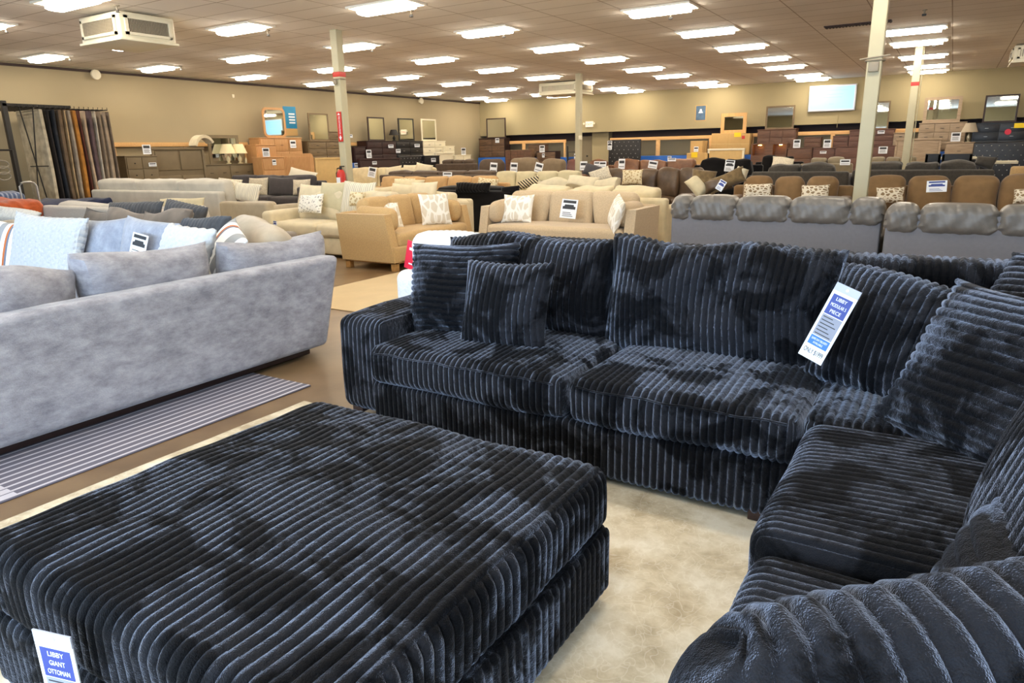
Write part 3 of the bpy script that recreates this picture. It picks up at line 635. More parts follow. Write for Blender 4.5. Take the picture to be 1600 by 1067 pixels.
def rug(label, x0, x1, y0, y1, m, th=.012, group=None, z=0.0):
    V, F = rcube((x1-x0, y1-y0, th), th*.48, k=2, n=(24, 24, 1), lump=.0015); return single('rug', (V+np.array([0, 0, th/2]), F), m, label, 'rug', ((x0+x1)/2, (y0+y1)/2, z), group=group)
def rug_mats():
    m, nt, p = nm('distressed_cream_rug'); L = nt.links.new; p.inputs['Roughness'].default_value = .9
    tc = N(nt, 'ShaderNodeTexCoord'); n = N(nt, 'ShaderNodeTexNoise'); n.inputs['Scale'].default_value = 3.2; n.inputs['Detail'].default_value = 9; n.inputs['Roughness'].default_value = .65; L(tc.outputs['Object'], n.inputs['Vector'])
    cr = N(nt, 'ShaderNodeValToRGB'); e = cr.color_ramp.elements; e[0].position = .36; e[0].color = (*lin('ab9a7e'), 1); e[1].position = .6; e[1].color = (*lin('e2d8c4'), 1); k = e.new(.48); k.color = (*lin('cdbfa4'), 1)
    L(n.outputs[0], cr.inputs[0])
    w = N(nt, 'ShaderNodeTexVoronoi', feature='DISTANCE_TO_EDGE'); w.inputs['Scale'].default_value = 7; n2 = N(nt, 'ShaderNodeTexNoise'); n2.inputs['Scale'].default_value = 6; L(tc.outputs['Object'], n2.inputs['Vector'])
    ad = N(nt, 'ShaderNodeVectorMath', operation='ADD'); L(tc.outputs['Object'], ad.inputs[0]); L(n2.outputs[1], ad.inputs[1]); L(ad.outputs[0], w.inputs['Vector'])
    r2 = N(nt, 'ShaderNodeValToRGB'); r2.color_ramp.elements[0].position = .01; r2.color_ramp.elements[1].position = .045; r2.color_ramp.elements[0].color = (1, 1, 1, 1); r2.color_ramp.elements[1].color = (0, 0, 0, 1); L(w.outputs[0], r2.inputs[0])
    mu = N(nt, 'ShaderNodeMath', operation='MULTIPLY'); mu.inputs[1].default_value = .25; L(r2.outputs[0], mu.inputs[0])
    mx = N(nt, 'ShaderNodeMix', data_type='RGBA'); mx.inputs[7].default_value = (*lin('efe9dc'), 1); L(mu.outputs[0], mx.inputs[0]); L(cr.outputs[0], mx.inputs[6]); L(mx.outputs[2], p.inputs['Base Color'])
    b = N(nt, 'ShaderNodeBump'); b.inputs['Strength'].default_value = .4; b.inputs['Distance'].default_value = .004; L(n.outputs[0], b.inputs['Height']); L(b.outputs[0], p.inputs['Normal'])
    M['rugcream'] = m
    m, nt, p = nm('striped_navy_rug'); L = nt.links.new; p.inputs['Roughness'].default_value = .9
    tc = N(nt, 'ShaderNodeTexCoord'); sx = N(nt, 'ShaderNodeSeparateXYZ'); L(tc.outputs['Object'], sx.inputs[0])
    def band(div, cut):
        a = N(nt, 'ShaderNodeMath', operation='MULTIPLY'); a.inputs[1].default_value = 1/div; L(sx.outputs[0], a.inputs[0]); f = N(nt, 'ShaderNodeMath', operation='FRACT'); L(a.outputs[0], f.inputs[0])
        g = N(nt, 'ShaderNodeMath', operation='GREATER_THAN'); g.inputs[1].default_value = cut; L(f.outputs[0], g.inputs[0]); return g
    g1, g2 = band(.062, .72), band(.062, .14)
    yy = N(nt, 'ShaderNodeMath', operation='LESS_THAN'); yy.inputs[1].default_value = -.3; L(sx.outputs[1], yy.inputs[0])
    mx = N(nt, 'ShaderNodeMix', data_type='FLOAT'); L(yy.outputs[0], mx.inputs[0]); L(g1.outputs[0], mx.inputs[2]); L(g2.outputs[0], mx.inputs[3])
    c = N(nt, 'ShaderNodeMix', data_type='RGBA'); c.inputs[6].default_value = (*lin('605d69'), 1); c.inputs[7].default_value = (*lin('b9b5bd'), 1); L(mx.outputs[0], c.inputs[0]); L(c.outputs[2], p.inputs['Base Color']); M['rugstripe'] = m
rug_mats()
M['rugbeige'] = fab('flat_beige_rug', 'cfb78c', .08, 3)
rug('cream distressed rug under the black sectional and ottoman', -3.3, 1.6, -1.2, 2.82, 'rugcream')
rug('navy and white striped rug sliding out from under the gray sofa', -5.0, -3.5, .1, 3.06, 'rugstripe', .01)
rug('plain beige rug on the floor before the tan loveseat', -6.0, -4.3, 4.88, 6.9, 'rugbeige', .01)

# ------------------------------------------------------------------ gray chenille sectional on the left, seen from behind
GS = (-4.4, 2.4, 0.)
gs = thing('sectional_sofa', 'large mottled gray chenille sectional with its tall back to the camera', 'sofa', GS)
def gp(name, size, r, c, rz=0., rx=0., m='grayvel', **k):
    V, F = rcube(size, r, **k); return obj(name, xf((V, F), np.array(c)-np.array(GS), rz, rx), m, gs)
# long back: foot line x=-3.97, flares outward to the top, right end slants
V, F = rcube((.2, 4.14, .68), .045, k=4, n=(1, 20, 8))
V = V+np.array([-4.07, 1.62, .405]); f = (V[:, 2]-.06)/.68; V[:, 0] += .03*f; V[:, 1] += np.where(V[:, 1] > 2.5, .17*f, 0)
obj('backrest', (V-np.array(GS), F), 'grayvel', gs)
gp('plinth', (.86, 3.9, .05), .01, (-4.5, 1.64, .03), m='foot')
gp('base', (1.0, 4.0, .2), .03, (-4.62, 1.62, .16)); gp('base', (4.2, 1.0, .2), .03, (-6.75, 3.1, .16))
gp('backrest', (4.6, .2, .7), .05, (-6.5, 3.72, .41), k=4)
for i, (a, b, z) in enumerate(((.2, 1.03, .9), (1.07, 2.04, .94), (2.08, 2.93, .95), (3.0, 3.92, .90))):
    g = xf(pillow((b-a)*1.04, .56, .3, seed=i+2, lump=.022, pinch=.05, flat=.4), np.array((-4.3, (a+b)/2, z-.55))-np.array(GS), -PI/2, -.12, .04*(-1)**i); obj('back_cushion', g, 'grayvel', gs)
for a, b in ((.4, 2.05), (2.07, 3.6)): gp('seat_cushion', (.85, b-a, .2), .06, (-4.75, (a+b)/2, .36), k=4, n=(6, 8, 2), puff=(0, 0, .02))
for a, b in ((-8.7, -7.2), (-7.18, -5.2)): gp('seat_cushion', (b-a, .9, .2), .06, ((a+b)/2, 3.15, .36), k=4, n=(6, 8, 2), puff=(0, 0, .02))
for i, (a, b) in enumerate(((-8.7, -7.5), (-7.48, -6.2), (-6.18, -5.0))):
    V, F = rcube((b-a, .22, .46), .08, k=5, n=(10, 3, 8), puff=(.01, .04, .02), lump=.014, lseed=i+20); obj('back_cushion', xf((V, F), np.array(((a+b)/2, 3.56, .66))-np.array(GS), 0, -.14), 'greige', gs)
V, F = rcube((1.0, .24, .5), .09, k=5, n=(10, 3, 8), puff=(.01, .05, .02), lump=.02, lseed=31); obj('corner_cushion', xf((V, F), np.array((-4.72, 3.72, .72))-np.array(GS), -.35, -.35, .12), 'greige', gs)
pil_px('banded white, gray and orange pillow at the left photo edge', -40, 33, 345, 440, 3.2, 'bandpillow', .1, .3, .05, seed=3)
pil_px('large fluffy white pillow with knobbly texture on the gray sectional', 26, 120, 339, 432, 3.1, 'white', .06, .3, .05, rib='uv', pitch=.055, amp=.016, group='white knobbly pillows', seed=4)
pil_px('blue-gray velvety pillow right of the big fluffy white one', 124, 202, 342, 425, 3.3, 'bluegray', .05, .25, -.04, seed=6)
pil_px('blue-gray velvety pillow carrying a white price tag', 190, 276, 344, 425, 3.2, 'bluegray', -.05, .3, .03, seed=7)
tagB('white price tag on the blue-gray pillow of the gray sectional', 201, 225, 365, 403, 3.02, .3, .12, 2)
pil_px('smaller knobbly white pillow near the right end of the gray sectional', 246, 328, 356, 430, 3.0, 'white', -.1, .45, .03, rib='uv', pitch=.055, amp=.016, group='white knobbly pillows', seed=8)
pil_px('white pillow with orange and gray bands beside the smaller knobbly one', 318, 375, 352, 420, 3.3, 'bandpillow', -.3, .6, .35, seed=9)

# ------------------------------------------------------------------ white plush seat behind the black sectional
def lounge(label, x0, x1, y0, y1, zs, zb, seed):
    t = thing('armchair', label, 'armchair', ((x0+x1)/2, (y0+y1)/2, 0), PI); W, D = x1-x0, y1-y0; kw = dict(rib=0, pitch=.055, amp=.012)
    V, F = rcube((W, D, zs-.14), .05, k=3); obj('base', (V+np.array([0, 0, (zs-.14)/2+.02]), F), 'whitelt', t)
    for s in (-1, 1): V, F = rcube((.2, D, zs+.12), .08, k=4, lump=.01); obj('arm', (V+np.array([s*(W/2-.1), 0, (zs+.12)/2+.02]), F), 'whitelt', t)
    V, F = rcube((W-.4, D-.25, .16), .06, k=4, puff=(0, 0, .02), **kw); obj('seat_cushion', (V+np.array([0, -.12, zs-.06]), F), 'whitelt', t)
    V, F = rcube((W-.3, .24, zb-zs+.1), .09, k=5, n=(6, 2, 4), puff=(0, .03, .02), lump=.012, lseed=seed, **kw); obj('back_cushion', (V+np.array([0, D/2-.14, (zb+zs)/2-.03]), F), 'whitelt', t)
lounge('white plush lounge seat peeking out left of the black sectional', -3.55, -2.4, 4.0, 5.0, .5, .9, 1)
lounge('white corded lounge seat peeking out at the right behind the black sectional', .2, 1.5, 4.1, 5.1, .46, .86, 2)
rt_ = oy(650, 425, 3.86); t = thing('red_sign', 'red card sign standing in the white seat behind the black sectional', 'sign', (-3.42, 4.1, .635), 0)
obj('board', xf(box(-.09, .09, -.003, .003, 0, .22, .002), ry=.25), 'redcard', t); obj('print', xf(join(box(-.06, .06, -.0045, -.0035, .15, .17), lathe([(.02, 0), (.02, .001)], 12), box(-.05, .05, -.0045, -.0035, .04, .05)), ry=.25), 'paper', t, False)

# ------------------------------------------------------------------ tan loveseat pair with wooden plinth legs
def tan_sofa(label, cx, cy, rz, W, D, m, legm):
    t = thing('sofa', label, 'sofa', (cx, cy, 0), rz); ah = .74
    V, F = rcube((W, D, .2), .02, k=2); obj('base', (V+np.array([0, 0, .22]), F), m, t)
    for s in (-1, 1):                              # slab arms, front edge raked back to the top
        pr = [(-D/2, .12), (D/2, .12), (D/2+.06, ah), (-D/2+.14, ah)]
        g = prism(pr, -.07, .07); V, F = g
        obj('arm', xf((V, F), (s*(W/2-.06), 0, 0), PI/2), m, t, False)
        Vc, Fc = rcube((.17, D*.66, .3), .075, k=5, n=(3, 8, 4), puff=(.02, .02, .02), lump=.012, lseed=4+s); obj('arm_cushion', xf((Vc, Fc), (s*(W/2-.2), -.02, .66), 0, 0, -s*.12), m, t)
    V, F = rcube((W-.02, .16, .6), .05, k=3); obj('backrest', xf((V, F), (0, D/2-.05, .46), 0, -.1), m, t)
    V, F = rcube((W-.28, D-.2, .2), .06, k=4, n=(16, 8, 2), puff=(0, .012, .02), lump=.004); obj('seat_cushion', (V+np.array([0, -.08, .39]), F), m, t)
    n = 3; w = (W-.3)/n
    for i in range(n):
        V, F = rcube((w-.006, .2, .48), .07, k=5, n=(8, 3, 8), puff=(.004, .03, .02), lump=.006, lseed=i); V[:, 0] += (V[:, 2]*.22)*(i-1)*-1
        obj('back_cushion', xf((V, F), ((i-1)*w, D/2-.24, .68), 0, -.2), m, t)
    obj('plinth', box(-W/2+.02, W/2-.02, -D/2+.02, D/2-.02, .1, .13), legm, t)
    feet(t, W, D, .12, legm, .08, .06); return t
M['oaktan'] = wood('tan_oak', 'b98e55', 'a57b46')
tan_sofa('tan tweed loveseat turned sideways, its slab arm toward the camera', -6.52, 7.83, PI/2, 1.85, .94, 'tan', 'oaktan')
tan_sofa('beige tweed sofa facing the camera behind the black sectional', -4.6, 8.93, 0, 2.4, .95, 'tantweed', 'oaktan')
put_pillow('leaf-print pillow sitting on the tan sideways loveseat', pillow(.46, .46, .14, seed=2), 'leaf', (-6.25, 8.1, .5), 1.0, .3, 0, 'leaf-print pillows')
put_pillow('leaf-print pillow half hidden behind the loveseat arm cushion', pillow(.44, .42, .14, seed=5), 'leaf', (-6.55, 7.42, .5), 1.25, .55, .1, 'leaf-print pillows')
pil_px('leaf-print pillow at the left end of the beige tweed sofa', 787, 832, 304, 348, 8.8, 'leaf', .05, .3, 0, group='leaf-print pillows', seed=6)
pil_px('leaf-print pillow turned edge-on at the right end of the beige tweed sofa', 942, 975, 308, 356, 8.75, 'leaf', -1.0, .3, .15, t=.14, group='leaf-print pillows', seed=7)
tagB('white price sheet on the middle cushion of the beige tweed sofa', 874, 899, 311, 341, 8.78, .25, .06, 2)

# ------------------------------------------------------------------ cream sectional with chaise, left of the loveseat
sofa('cream chenille sofa with a deep front, left of the tan loveseat', -8.22, 8.0, 0, 2.2, 1.05, 'creamlt', seats=2, sh=.5, bh=.8, ch=.95, ah=.66, aw=.2, arms='L', leg=.05, ct=.26)
sofa('cream chenille sofa tucked behind the tan loveseat', -7.72, 9.3, 0, 2.0, .9, 'creamlt', seats=2, sh=.46, bh=.76, ch=.88, ah=.74, aw=.2, arms='R', leg=.05, ct=.26)
for i, (a, b, pt, pb, m, lab, yw, kw) in enumerate([
    (468, 508, 289, 325, 'creamlt', 'cream pillow at the left end of the deep cream sofa', .05, {}),
    (503, 542, 284, 335, 'sage', 'plain gray-cream pillow upright in the middle of the deep cream sofa', .05, {}),
    (537, 582, 284, 335, 'cordcream', 'cream corded pillow right of the plain one on the deep cream sofa', .1, dict(rib='u', pitch=.05)),
    (467, 505, 304, 333, 'maze', 'small white and gray maze-print pillow on the deep cream sofa', -.1, {}),
    (548, 568, 300, 322, 'patch', 'small patterned pillow peeking over the loveseat back', .1, {}),
    (578, 616, 291, 325, 'creamlt', 'cream pillow behind the loveseat, leftmost of three in a row', .1, {}),
    (613, 648, 288, 318, 'creamlt', 'cream pillow behind the loveseat, middle of three in a row', .1, {}),
    (645, 682, 284, 315, 'creamlt', 'cream pillow behind the loveseat, rightmost of three in a row', .1, {}),
    (617, 660, 281, 300, 'cream', 'cream pillow lying behind the three cream ones', .1, {})]):
    pil_px(lab, a, b, pt, pb, (8.15 if i < 3 else 7.9 if i < 5 else 9.25 if i < 8 else 9.4), m, yw, .3, .04*(-1)**i, group='pillows on the cream sofas', seed=30+i, **kw)
p = oy(431, 355, 7.48); price_tag('small white and blue price tag at the front corner of the deep cream sofa', (p[0], 7.47, p[2]), 0, .085, .1, 0, .05, 3)

# ------------------------------------------------------------------ light gray sectional and neighbours on the left
sofa_px('light gray sofa with its back to the camera, left below the taupe headboard', 152, 352, 281, 9.0, 'lightgray', 'B', seats=3, ah=.6, bh=.86, D=1.0, ct=.28, aw=.05)
p = oy(378, 316, 7.6)
t = sofa('beige-gray corded armchair seen from behind, left of the deep cream sofa', p[0]-.03, 8.05, PI, 1.2, .9, 'beigegray', seats=1, sh=.45, bh=p[2], ch=p[2]-.02, ah=.72, aw=.2, back_t=.2, cat='armchair', name='armchair')
pil_px('gray corded pillow standing at the right end of the light gray sofa', 345, 402, 284, 313, 9.35, 'cordcream', .1, .35, .12, rib='u', pitch=.05, group='corded cream pillows', seed=50)
pil_px('second corded cream pillow behind the first on the light gray sofa', 340, 377, 279, 300, 9.6, 'cordcream', 0, .3, .05, rib='u', pitch=.05, group='corded cream pillows', seed=51)
sofa_px('white boucle sofa low behind the gray sectional, back to the camera', 82, 322, 320, 6.6, 'white2', 'B', seats=3, ch=.78, bh=.74, ah=.55, D=.95, cm='white2')
for i, (a, b, pt, pb, lab, m, r) in enumerate([(170, 252, 316, 336, 'dark gray corded pillow lying on the sofa behind, left of two', 'darkgrayrib', -.04), (254, 318, 318, 341, 'dark gray corded pillow lying on the sofa behind, right of two', 'darkgrayrib', .12)]):
    pil_px(lab, a, b, pt, pb+18, 5.3, m, 0, .35, r, rib='u', pitch=.07, amp=.016, group='dark gray corded pillows', seed=60+i)
for i, (a, b, pt, pb, m, lab, r) in enumerate([(128, 188, 325, 372, 'graybrown', 'crumpled gray-brown pillow above the blue-gray ones, leftmost', .1), (174, 226, 332, 375, 'graybrown', 'crumpled gray-brown pillow above the blue-gray ones, second from left', -.05), (222, 288, 331, 375, 'graybrown', 'crumpled gray-brown pillow above the blue-gray ones, third from left', .04), (274, 348, 339, 380, 'steelblue', 'blue-gray corded pillow at the right of the crumpled row', .08)]):
    pil_px(lab, a, b, pt, pb, 4.75, m, .05, .5, r, rib='u' if m == 'steelblue' else None, pitch=.06, amp=.012, lump=.03, group='crumpled pillows behind the gray sectional', seed=70+i)
pil_px('dark gray fuzzy pillow poking up before the beige-gray armchair', 378, 416, 345, 372, 5.2, 'steelblue', .1, .6, .25, rib='u', pitch=.06, amp=.012, seed=77)
sofa('gray-brown sofa hidden behind the gray sectional, only its back top showing', -7.5, 4.9, 0, 2.9, .9, 'graybrown', seats=3, sh=.44, bh=.7, ch=.76, ah=.6)
pil_px('white corded pillow at the left photo edge behind the banded one', -30, 52, 325, 345, 4.0, 'white2', .1, .5, .08, rib='u', pitch=.06, amp=.012, seed=79)
pil_px('cream pillow right of the dark corded pillows', 250, 318, 310, 330, 6.75, 'cream', .0, .3, -.03, seed=80)
# charcoal sofa
sofa_px('charcoal sofa facing the camera before the honey wood headboard', 362, 503, 274, 13.6, 'charcoal', 'F', seats=3, sh=.46, ah=.72, aw=.22)
for i, (a, b, pt, pb, m, lab, yw) in enumerate([(389, 418, 278, 306, 'speckle', 'black and cream speckled pillow on the charcoal sofa', 0), (420, 465, 277, 306, 'charcoal', 'big plain charcoal pillow on the charcoal sofa', 0), (462, 482, 280, 306, 'speckle', 'second speckled pillow at the right end of the charcoal sofa', .3)]):
    pil_px(lab, a, b, pt, pb, 13.2, m, yw, .2, 0, group='pillows on the charcoal sofa', seed=90+i)
pil_px('striped beige pillow on top of the charcoal sofa corner', 452, 488, 265, 288, 13.55, 'cordcream', .2, .5, .2, seed=95)

# ------------------------------------------------------------------ middle rows
sofa_px('peach-tan sofa with five back cushions, middle of the room', 592, 792, 276, 14.6, 'peach', 'F', seats=5, sh=.45, ah=.66, ct=.2)
pil_px('patterned pillow left on the peach-tan sofa', 617, 647, 279, 292, 14.1, 'patch', .1, .3, 0, group='patterned pillows on the peach-tan sofa', seed=101)
pil_px('patterned pillow right on the peach-tan sofa', 744, 777, 279, 297, 14.1, 'patch', -.1, .3, .1, group='patterned pillows on the peach-tan sofa', seed=102)
sofa_px('beige sofa with a price tag right of the column base', 548, 690, 262, 18.5, 'greige', 'F', seats=3, sh=.45, cm='cream')
for i, (a, b, pt, pb, lab) in enumerate([(603, 628, 260, 270, 'cream pillow on the beige sofa, leftmost of three'), (630, 652, 258, 268, 'cream pillow on the beige sofa, middle of three'), (648, 674, 256, 268, 'tipped cream pillow on the beige sofa, rightmost of three')]):
    pil_px(lab, a, b, pt, pb+5, 18.0, 'creamlt', 0, .3, .15*(i-1), group='cream pillows on the beige sofa', seed=105+i)
tagB('white price tag hanging on the beige sofa right of the column', 574, 586, 261, 277, 17.95, .2, .15, 0)
sofa_px('long dark taupe sofa behind the peach-tan one, back to the camera', 598, 782, 266, 16.6, 'darktaupe', 'B', seats=4, ch=1.0, bh=.9)
tagB('white price card on the long dark taupe sofa', 692, 706, 269, 277, 16.38, .1, 0, 1)
sofa_px('dark brown sofa before the white dressers, near the back corner', 684, 748, 250, 22.5, 'darktaupe', 'B', seats=3, bh=1.1)
REC = [(741, 779, 251, 'rounded dark recliner with a price tag, leftmost of three before the blue board', 'darktaupe'), (789, 835, 249, 'rounded taupe recliner with a price tag, middle of the three', 'taupe'), (838, 877, 251, 'taupe recliner with a draped back, rightmost of the three', 'taupe')]
for a, b, py, lab, m in REC:
    p, q = oy(a, py, 20.5), oy(b, py, 20.5); W = q[0]-p[0]; H = oy((a+b)/2, py, 20.5)[2]
    t = thing('recliner', lab, 'recliner', ((p[0]+q[0])/2, 20.7, 0), 0, 'recliners in a row')
    V, F = rcube((W*.98, .34, H-.3), .2, k=6, n=(6, 2, 6), puff=(0, .04, .03), lump=.015, lseed=int(a)); obj('backrest', xf((V, F), (0, .12, .32+(H-.3)/2), 0, -.1), m, t)
    V, F = rcube((W*.6, .7, .25), .09, k=4, puff=(0, 0, .03)); obj('seat_cushion', (V+np.array([0, -.28, .4]), F), m, t)
    for s in (-1, 1): V, F = rcube((W*.22, .9, .6), .09, k=4); obj('arm', (V+np.array([s*W*.4, -.15, .33]), F), m, t)
    V, F = rcube((W*.9, .8, .25), .05, k=2); obj('base', (V+np.array([0, -.1, .14]), F), m, t)
tagB('price tag on the leftmost dark recliner', 765, 776, 254, 270, 20.2, .1, .08, 1)
tagB('price tag on the middle taupe recliner', 797, 808, 254, 269, 20.2, .1, .05, 1)
tagB('price tag leaning on the draped rightmost recliner', 834, 846, 254, 269, 20.2, .1, .25, 1)
sofa_px('pale sage sofa with four smooth back cushions', 775, 916, 268, 16.0, 'sage', 'F', seats=4, sh=.45, ah=.6, aw=.1)
pil_px('zebra-print throw pillow before the pale sage sofa', 812, 844, 279, 292, 15.5, 'zebra', .1, .4, -.3, seed=120)
sofa_px('cream chenille sofa with bulging cushions, back to the beige tweed one', 804, 1049, 292, 10.1, 'cream', 'B', seats=3, ch=.94, bh=.8, ah=.66, lump=.03, ct=.3)
sofa_px('cream sofa heaped with fluffy throws, behind the bulging cream sofa', 836, 968, 285, 12.4, 'creamlt', 'F', seats=2, sh=.45, lump=.05, ch=.84)
pil_px('cream fluffy throw pillow heaped on the cream sofa, left', 840, 896, 279, 297, 12.0, 'creamlt', .1, .5, .05, lump=.03, group='cream throws', seed=130)
pil_px('cream fluffy throw pillow heaped on the cream sofa, middle', 885, 932, 275, 297, 12.0, 'creamlt', 0, .5, .1, lump=.03, group='cream throws', seed=131)
pil_px('cream fluffy throw pillow heaped on the cream sofa, right', 925, 967, 283, 298, 12.0, 'creamlt', -.1, .5, 0, lump=.03, group='cream throws', seed=132)
sofa_px('black fuzzy plush sofa in the gap behind the two tan sofas', 664, 806, 290, 11.0, 'plush_far', 'B', seats=2, ch=.88, bh=.82, ah=.7, aw=.3)
pil_px('black ribbed pillow lying on the black fuzzy sofa', 712, 766, 286, 300, 10.8, 'plush_far', 0, .3, 0, rib='u', pitch=.07, amp=.018, seed=135)
pil_px('black fuzzy pillow at the right end of the black fuzzy sofa', 784, 812, 291, 303, 10.9, 'plush_far', 0, .3, -.1, seed=136)
sofa_px('dark brown leather sofa in the middle right of the room', 925, 1116, 265, 15.5, 'brownleather', 'F', seats=5, sh=.46, ah=.66, lump=.03, ct=.22)
pil_px('gold damask pillow on the dark brown leather sofa', 973, 1004, 265, 289, 14.9, 'patch', .05, .25, -.04, seed=140)
pil_px('black and tan speckled pillow leaning left on the brown leather sofa', 931, 958, 263, 285, 14.8, 'speckle', .4, .4, -.35, seed=141)
pil_px('dark folded throw draped left on the brown leather sofa', 912, 938, 258, 275, 15.0, 'charcoal', .3, .5, .3, seed=142)
pil_px('dark brown pillow slumped beside the damask one', 945, 980, 262, 287, 15.05, 'brownleather', 0, .3, .1, lump=.03, seed=143)
RB = [(884, 912, 251, 'redbrown', 'red-brown leather armchair in the far row, with a tag', 1), (918, 957, 251, 'rustleather', 'chestnut leather armchair in the far row between two tags', 1), (957, 1094, 250, 'rustleather', 'long chestnut leather sofa in the far row', 3)]
for a, b, py, m, lab, n in RB: sofa_px(lab, a, b, py, 22.3 if m == 'redbrown' else 20.8, m, 'F', seats=n, sh=.5, ah=.75, aw=.12, lump=.03, cat='sofa' if n > 1 else 'armchair', name='sofa' if n > 1 else 'armchair')
for a, b, pt, pb, lab, r in [(906, 917, 252, 266, 'price tag hooked on the red-brown leather armchair', 0), (928, 937, 252, 260, 'small cream tag left on the chestnut armchair', 0), (936, 947, 252, 262, 'white price tag right on the chestnut armchair', 0), (966, 976, 248, 264, 'tall price tag at the left end of the long chestnut sofa', 0), (1012, 1026, 251, 263, 'tilted price tag on the long chestnut leather sofa', .15), (1043, 1056, 247, 252, 'white card lying along the top of the chestnut sofa', .0)]:
    tagB(lab, a, b, pt, pb, 20.35, .1, r, 1)
sofa_px('black fuzzy sofa with a big price tag, right of the middle', 1084, 1192, 249, 19.0, 'plush_far', 'F', seats=2, lump=.03, sh=.5, ah=.8)
tagB('big white price tag on the black fuzzy sofa right of the middle', 1131, 1146, 250, 268, 18.4, .1, .08, 2)
sofa_px('second black fuzzy sofa, farther right under the small nightstands', 1180, 1256, 245, 22.0, 'plush_far', 'F', seats=2, lump=.03, sh=.5)
# brown throws
for i, (a, b, pt, pb, m, lab, r, yw) in enumerate([(1066, 1098, 275, 298, 'cream', 'cream fur pillow edge leaning on the brown throws', .9, .4), (1080, 1116, 268, 296, 'fur', 'brown faux-fur pillow with a cord edge, upright', .1, .2), (1112, 1168, 270, 292, 'fur', 'rolled brown fur throw behind the gray leather sofas', -.35, 0), (1148, 1166, 262, 280, 'creamlt', 'cream fleece end of the rolled brown throw', .2, 0), (1105, 1146, 280, 299, 'brownleather', 'dark brown pillow bearing a purple-blue tag', -.2, .2)]):
    pil_px(lab, a, b, pt, pb, 11.0+.1*(i % 2), m, yw, .3, r, t=.22, lump=.02, group='fur pillows and throws behind the gray leather sofas', seed=150+i)
price_tag('dark blue and white tag tilted on the dark brown pillow', tuple(oy(1122, 297, 10.85)), 0, .11, .16, .1, .5, 3)
# low brown chaise these lie on
sofa_px('brown leather chaise carrying the fur throws', 1052, 1166, 298, 11.3, 'brownleather', 'F', seats=2, ch=.78, bh=.62, sh=.42, ah=.55, aw=.12)
# camel sofas
sofa_px('camel microfibre sofa behind the left gray leather sofa', 1146, 1336, 276, 12.2, 'browncloth', 'F', seats=3, sh=.46, ah=.72, aw=.2, cr=.11)
sofa_px('camel microfibre sofa right of the big column', 1340, 1660, 275, 12.2, 'browncloth', 'F', seats=4, sh=.46, ah=.72, aw=.12, cr=.11)
for i, (a, b, pt, lab) in enumerate([(1162, 1206, 287, 'diamond-print lumbar pillow at the left end of the camel sofa'), (1252, 1296, 289, 'diamond-print lumbar pillow left of the big column'), (1369, 1413, 293, 'diamond-print lumbar pillow right of the big column'), (1584, 1618, 295, 'diamond-print lumbar pillow at the right photo edge')]):
    pil_px(lab, a, b, pt, pt+24, 11.75, 'diamond', 0, .3, -.03, group='diamond-print lumbar pillows', seed=160+i)
tagB('white card with a dark blue heading on the right camel sofa', 1447, 1479, 282, 300, 11.6, .2, -.05, 3)
# gray leather sofas seen from behind: flat panel back, gathered leather rolls along the top
def leather_back(label, x0, x1, Y, H, cuts):
    W = x1-x0; t = thing('sofa', label, 'sofa', ((x0+x1)/2, Y+.5, 0), PI, 'gray leather sofas')
    V, F = rcube((W-.02, .16, .79), .02, k=2); obj('back_panel', (V+np.array([0, .42, .46]), F), 'graypanel', t)
    V, F = rcube((W-.04, .9, .32), .04, k=2); obj('base', (V+np.array([0, -.05, .22]), F), 'grayleather', t)
    xs = [c*W-W/2 for c in cuts]
    for i in range(len(xs)-1):
        a, b = -xs[i+1], -xs[i]; b_ = b-a; arm = i in (0, len(xs)-2)
        V, F = rcube((b-a+.02, .34, .28), .085, k=8, n=(30, 3, 3), puff=(0, .01, .008)); e = np.minimum(V[:, 0]-V[:, 0].min(), V[:, 0].max()-V[:, 0])/(b-a)
        rad = np.exp(-e*b_*22); V[:, 1] += .02*rad*np.sin(V[:, 2]*70+V[:, 0]*40); V[:, 2] -= .035*rad*(V[:, 2] > 0)
        V[:, 1] += (.004*np.sin(V[:, 0]*31+V[:, 2]*26)+.003*np.sin(V[:, 0]*83-V[:, 2]*31))
        obj('head_roll', (V+np.array([(a+b)/2, .36, H-.15]), F), 'grayleather', t)
        V, F = rcube((b-a-.01, .2, .42), .07, k=4, puff=(0, .03, 0)); obj('back_cushion', (V+np.array([(a+b)/2, .2, .66]), F), 'grayleather', t)
        if arm: V, F = rcube((b-a, .95, .6), .09, k=4); obj('arm', (V+np.array([(a+b)/2, -.05, .36]), F), 'grayleather', t)
        else: V, F = rcube((b-a-.01, .7, .18), .06, k=4, puff=(0, 0, .02)); obj('seat_cushion', (V+np.array([(a+b)/2, -.2, .42]), F), 'grayleather', t)
    feet(t, W, .9, .06)
    return t
x0 = oy(1047, 302, 7.8)[0]; x1 = oy(1383, 306, 7.8)[0]
leather_back('gray leather sofa seen from behind, left of the two with flat panel backs', x0, x1, 7.85, .99, [0, .1, .335, .59, .86, 1])
a = oy(1389, 308, 7.8)[0]; leather_back('gray leather sofa seen from behind, right of the two and cut by the photo edge', a, a+2.35, 7.6, .96, [0, .12, .385, .64, .88, 1])
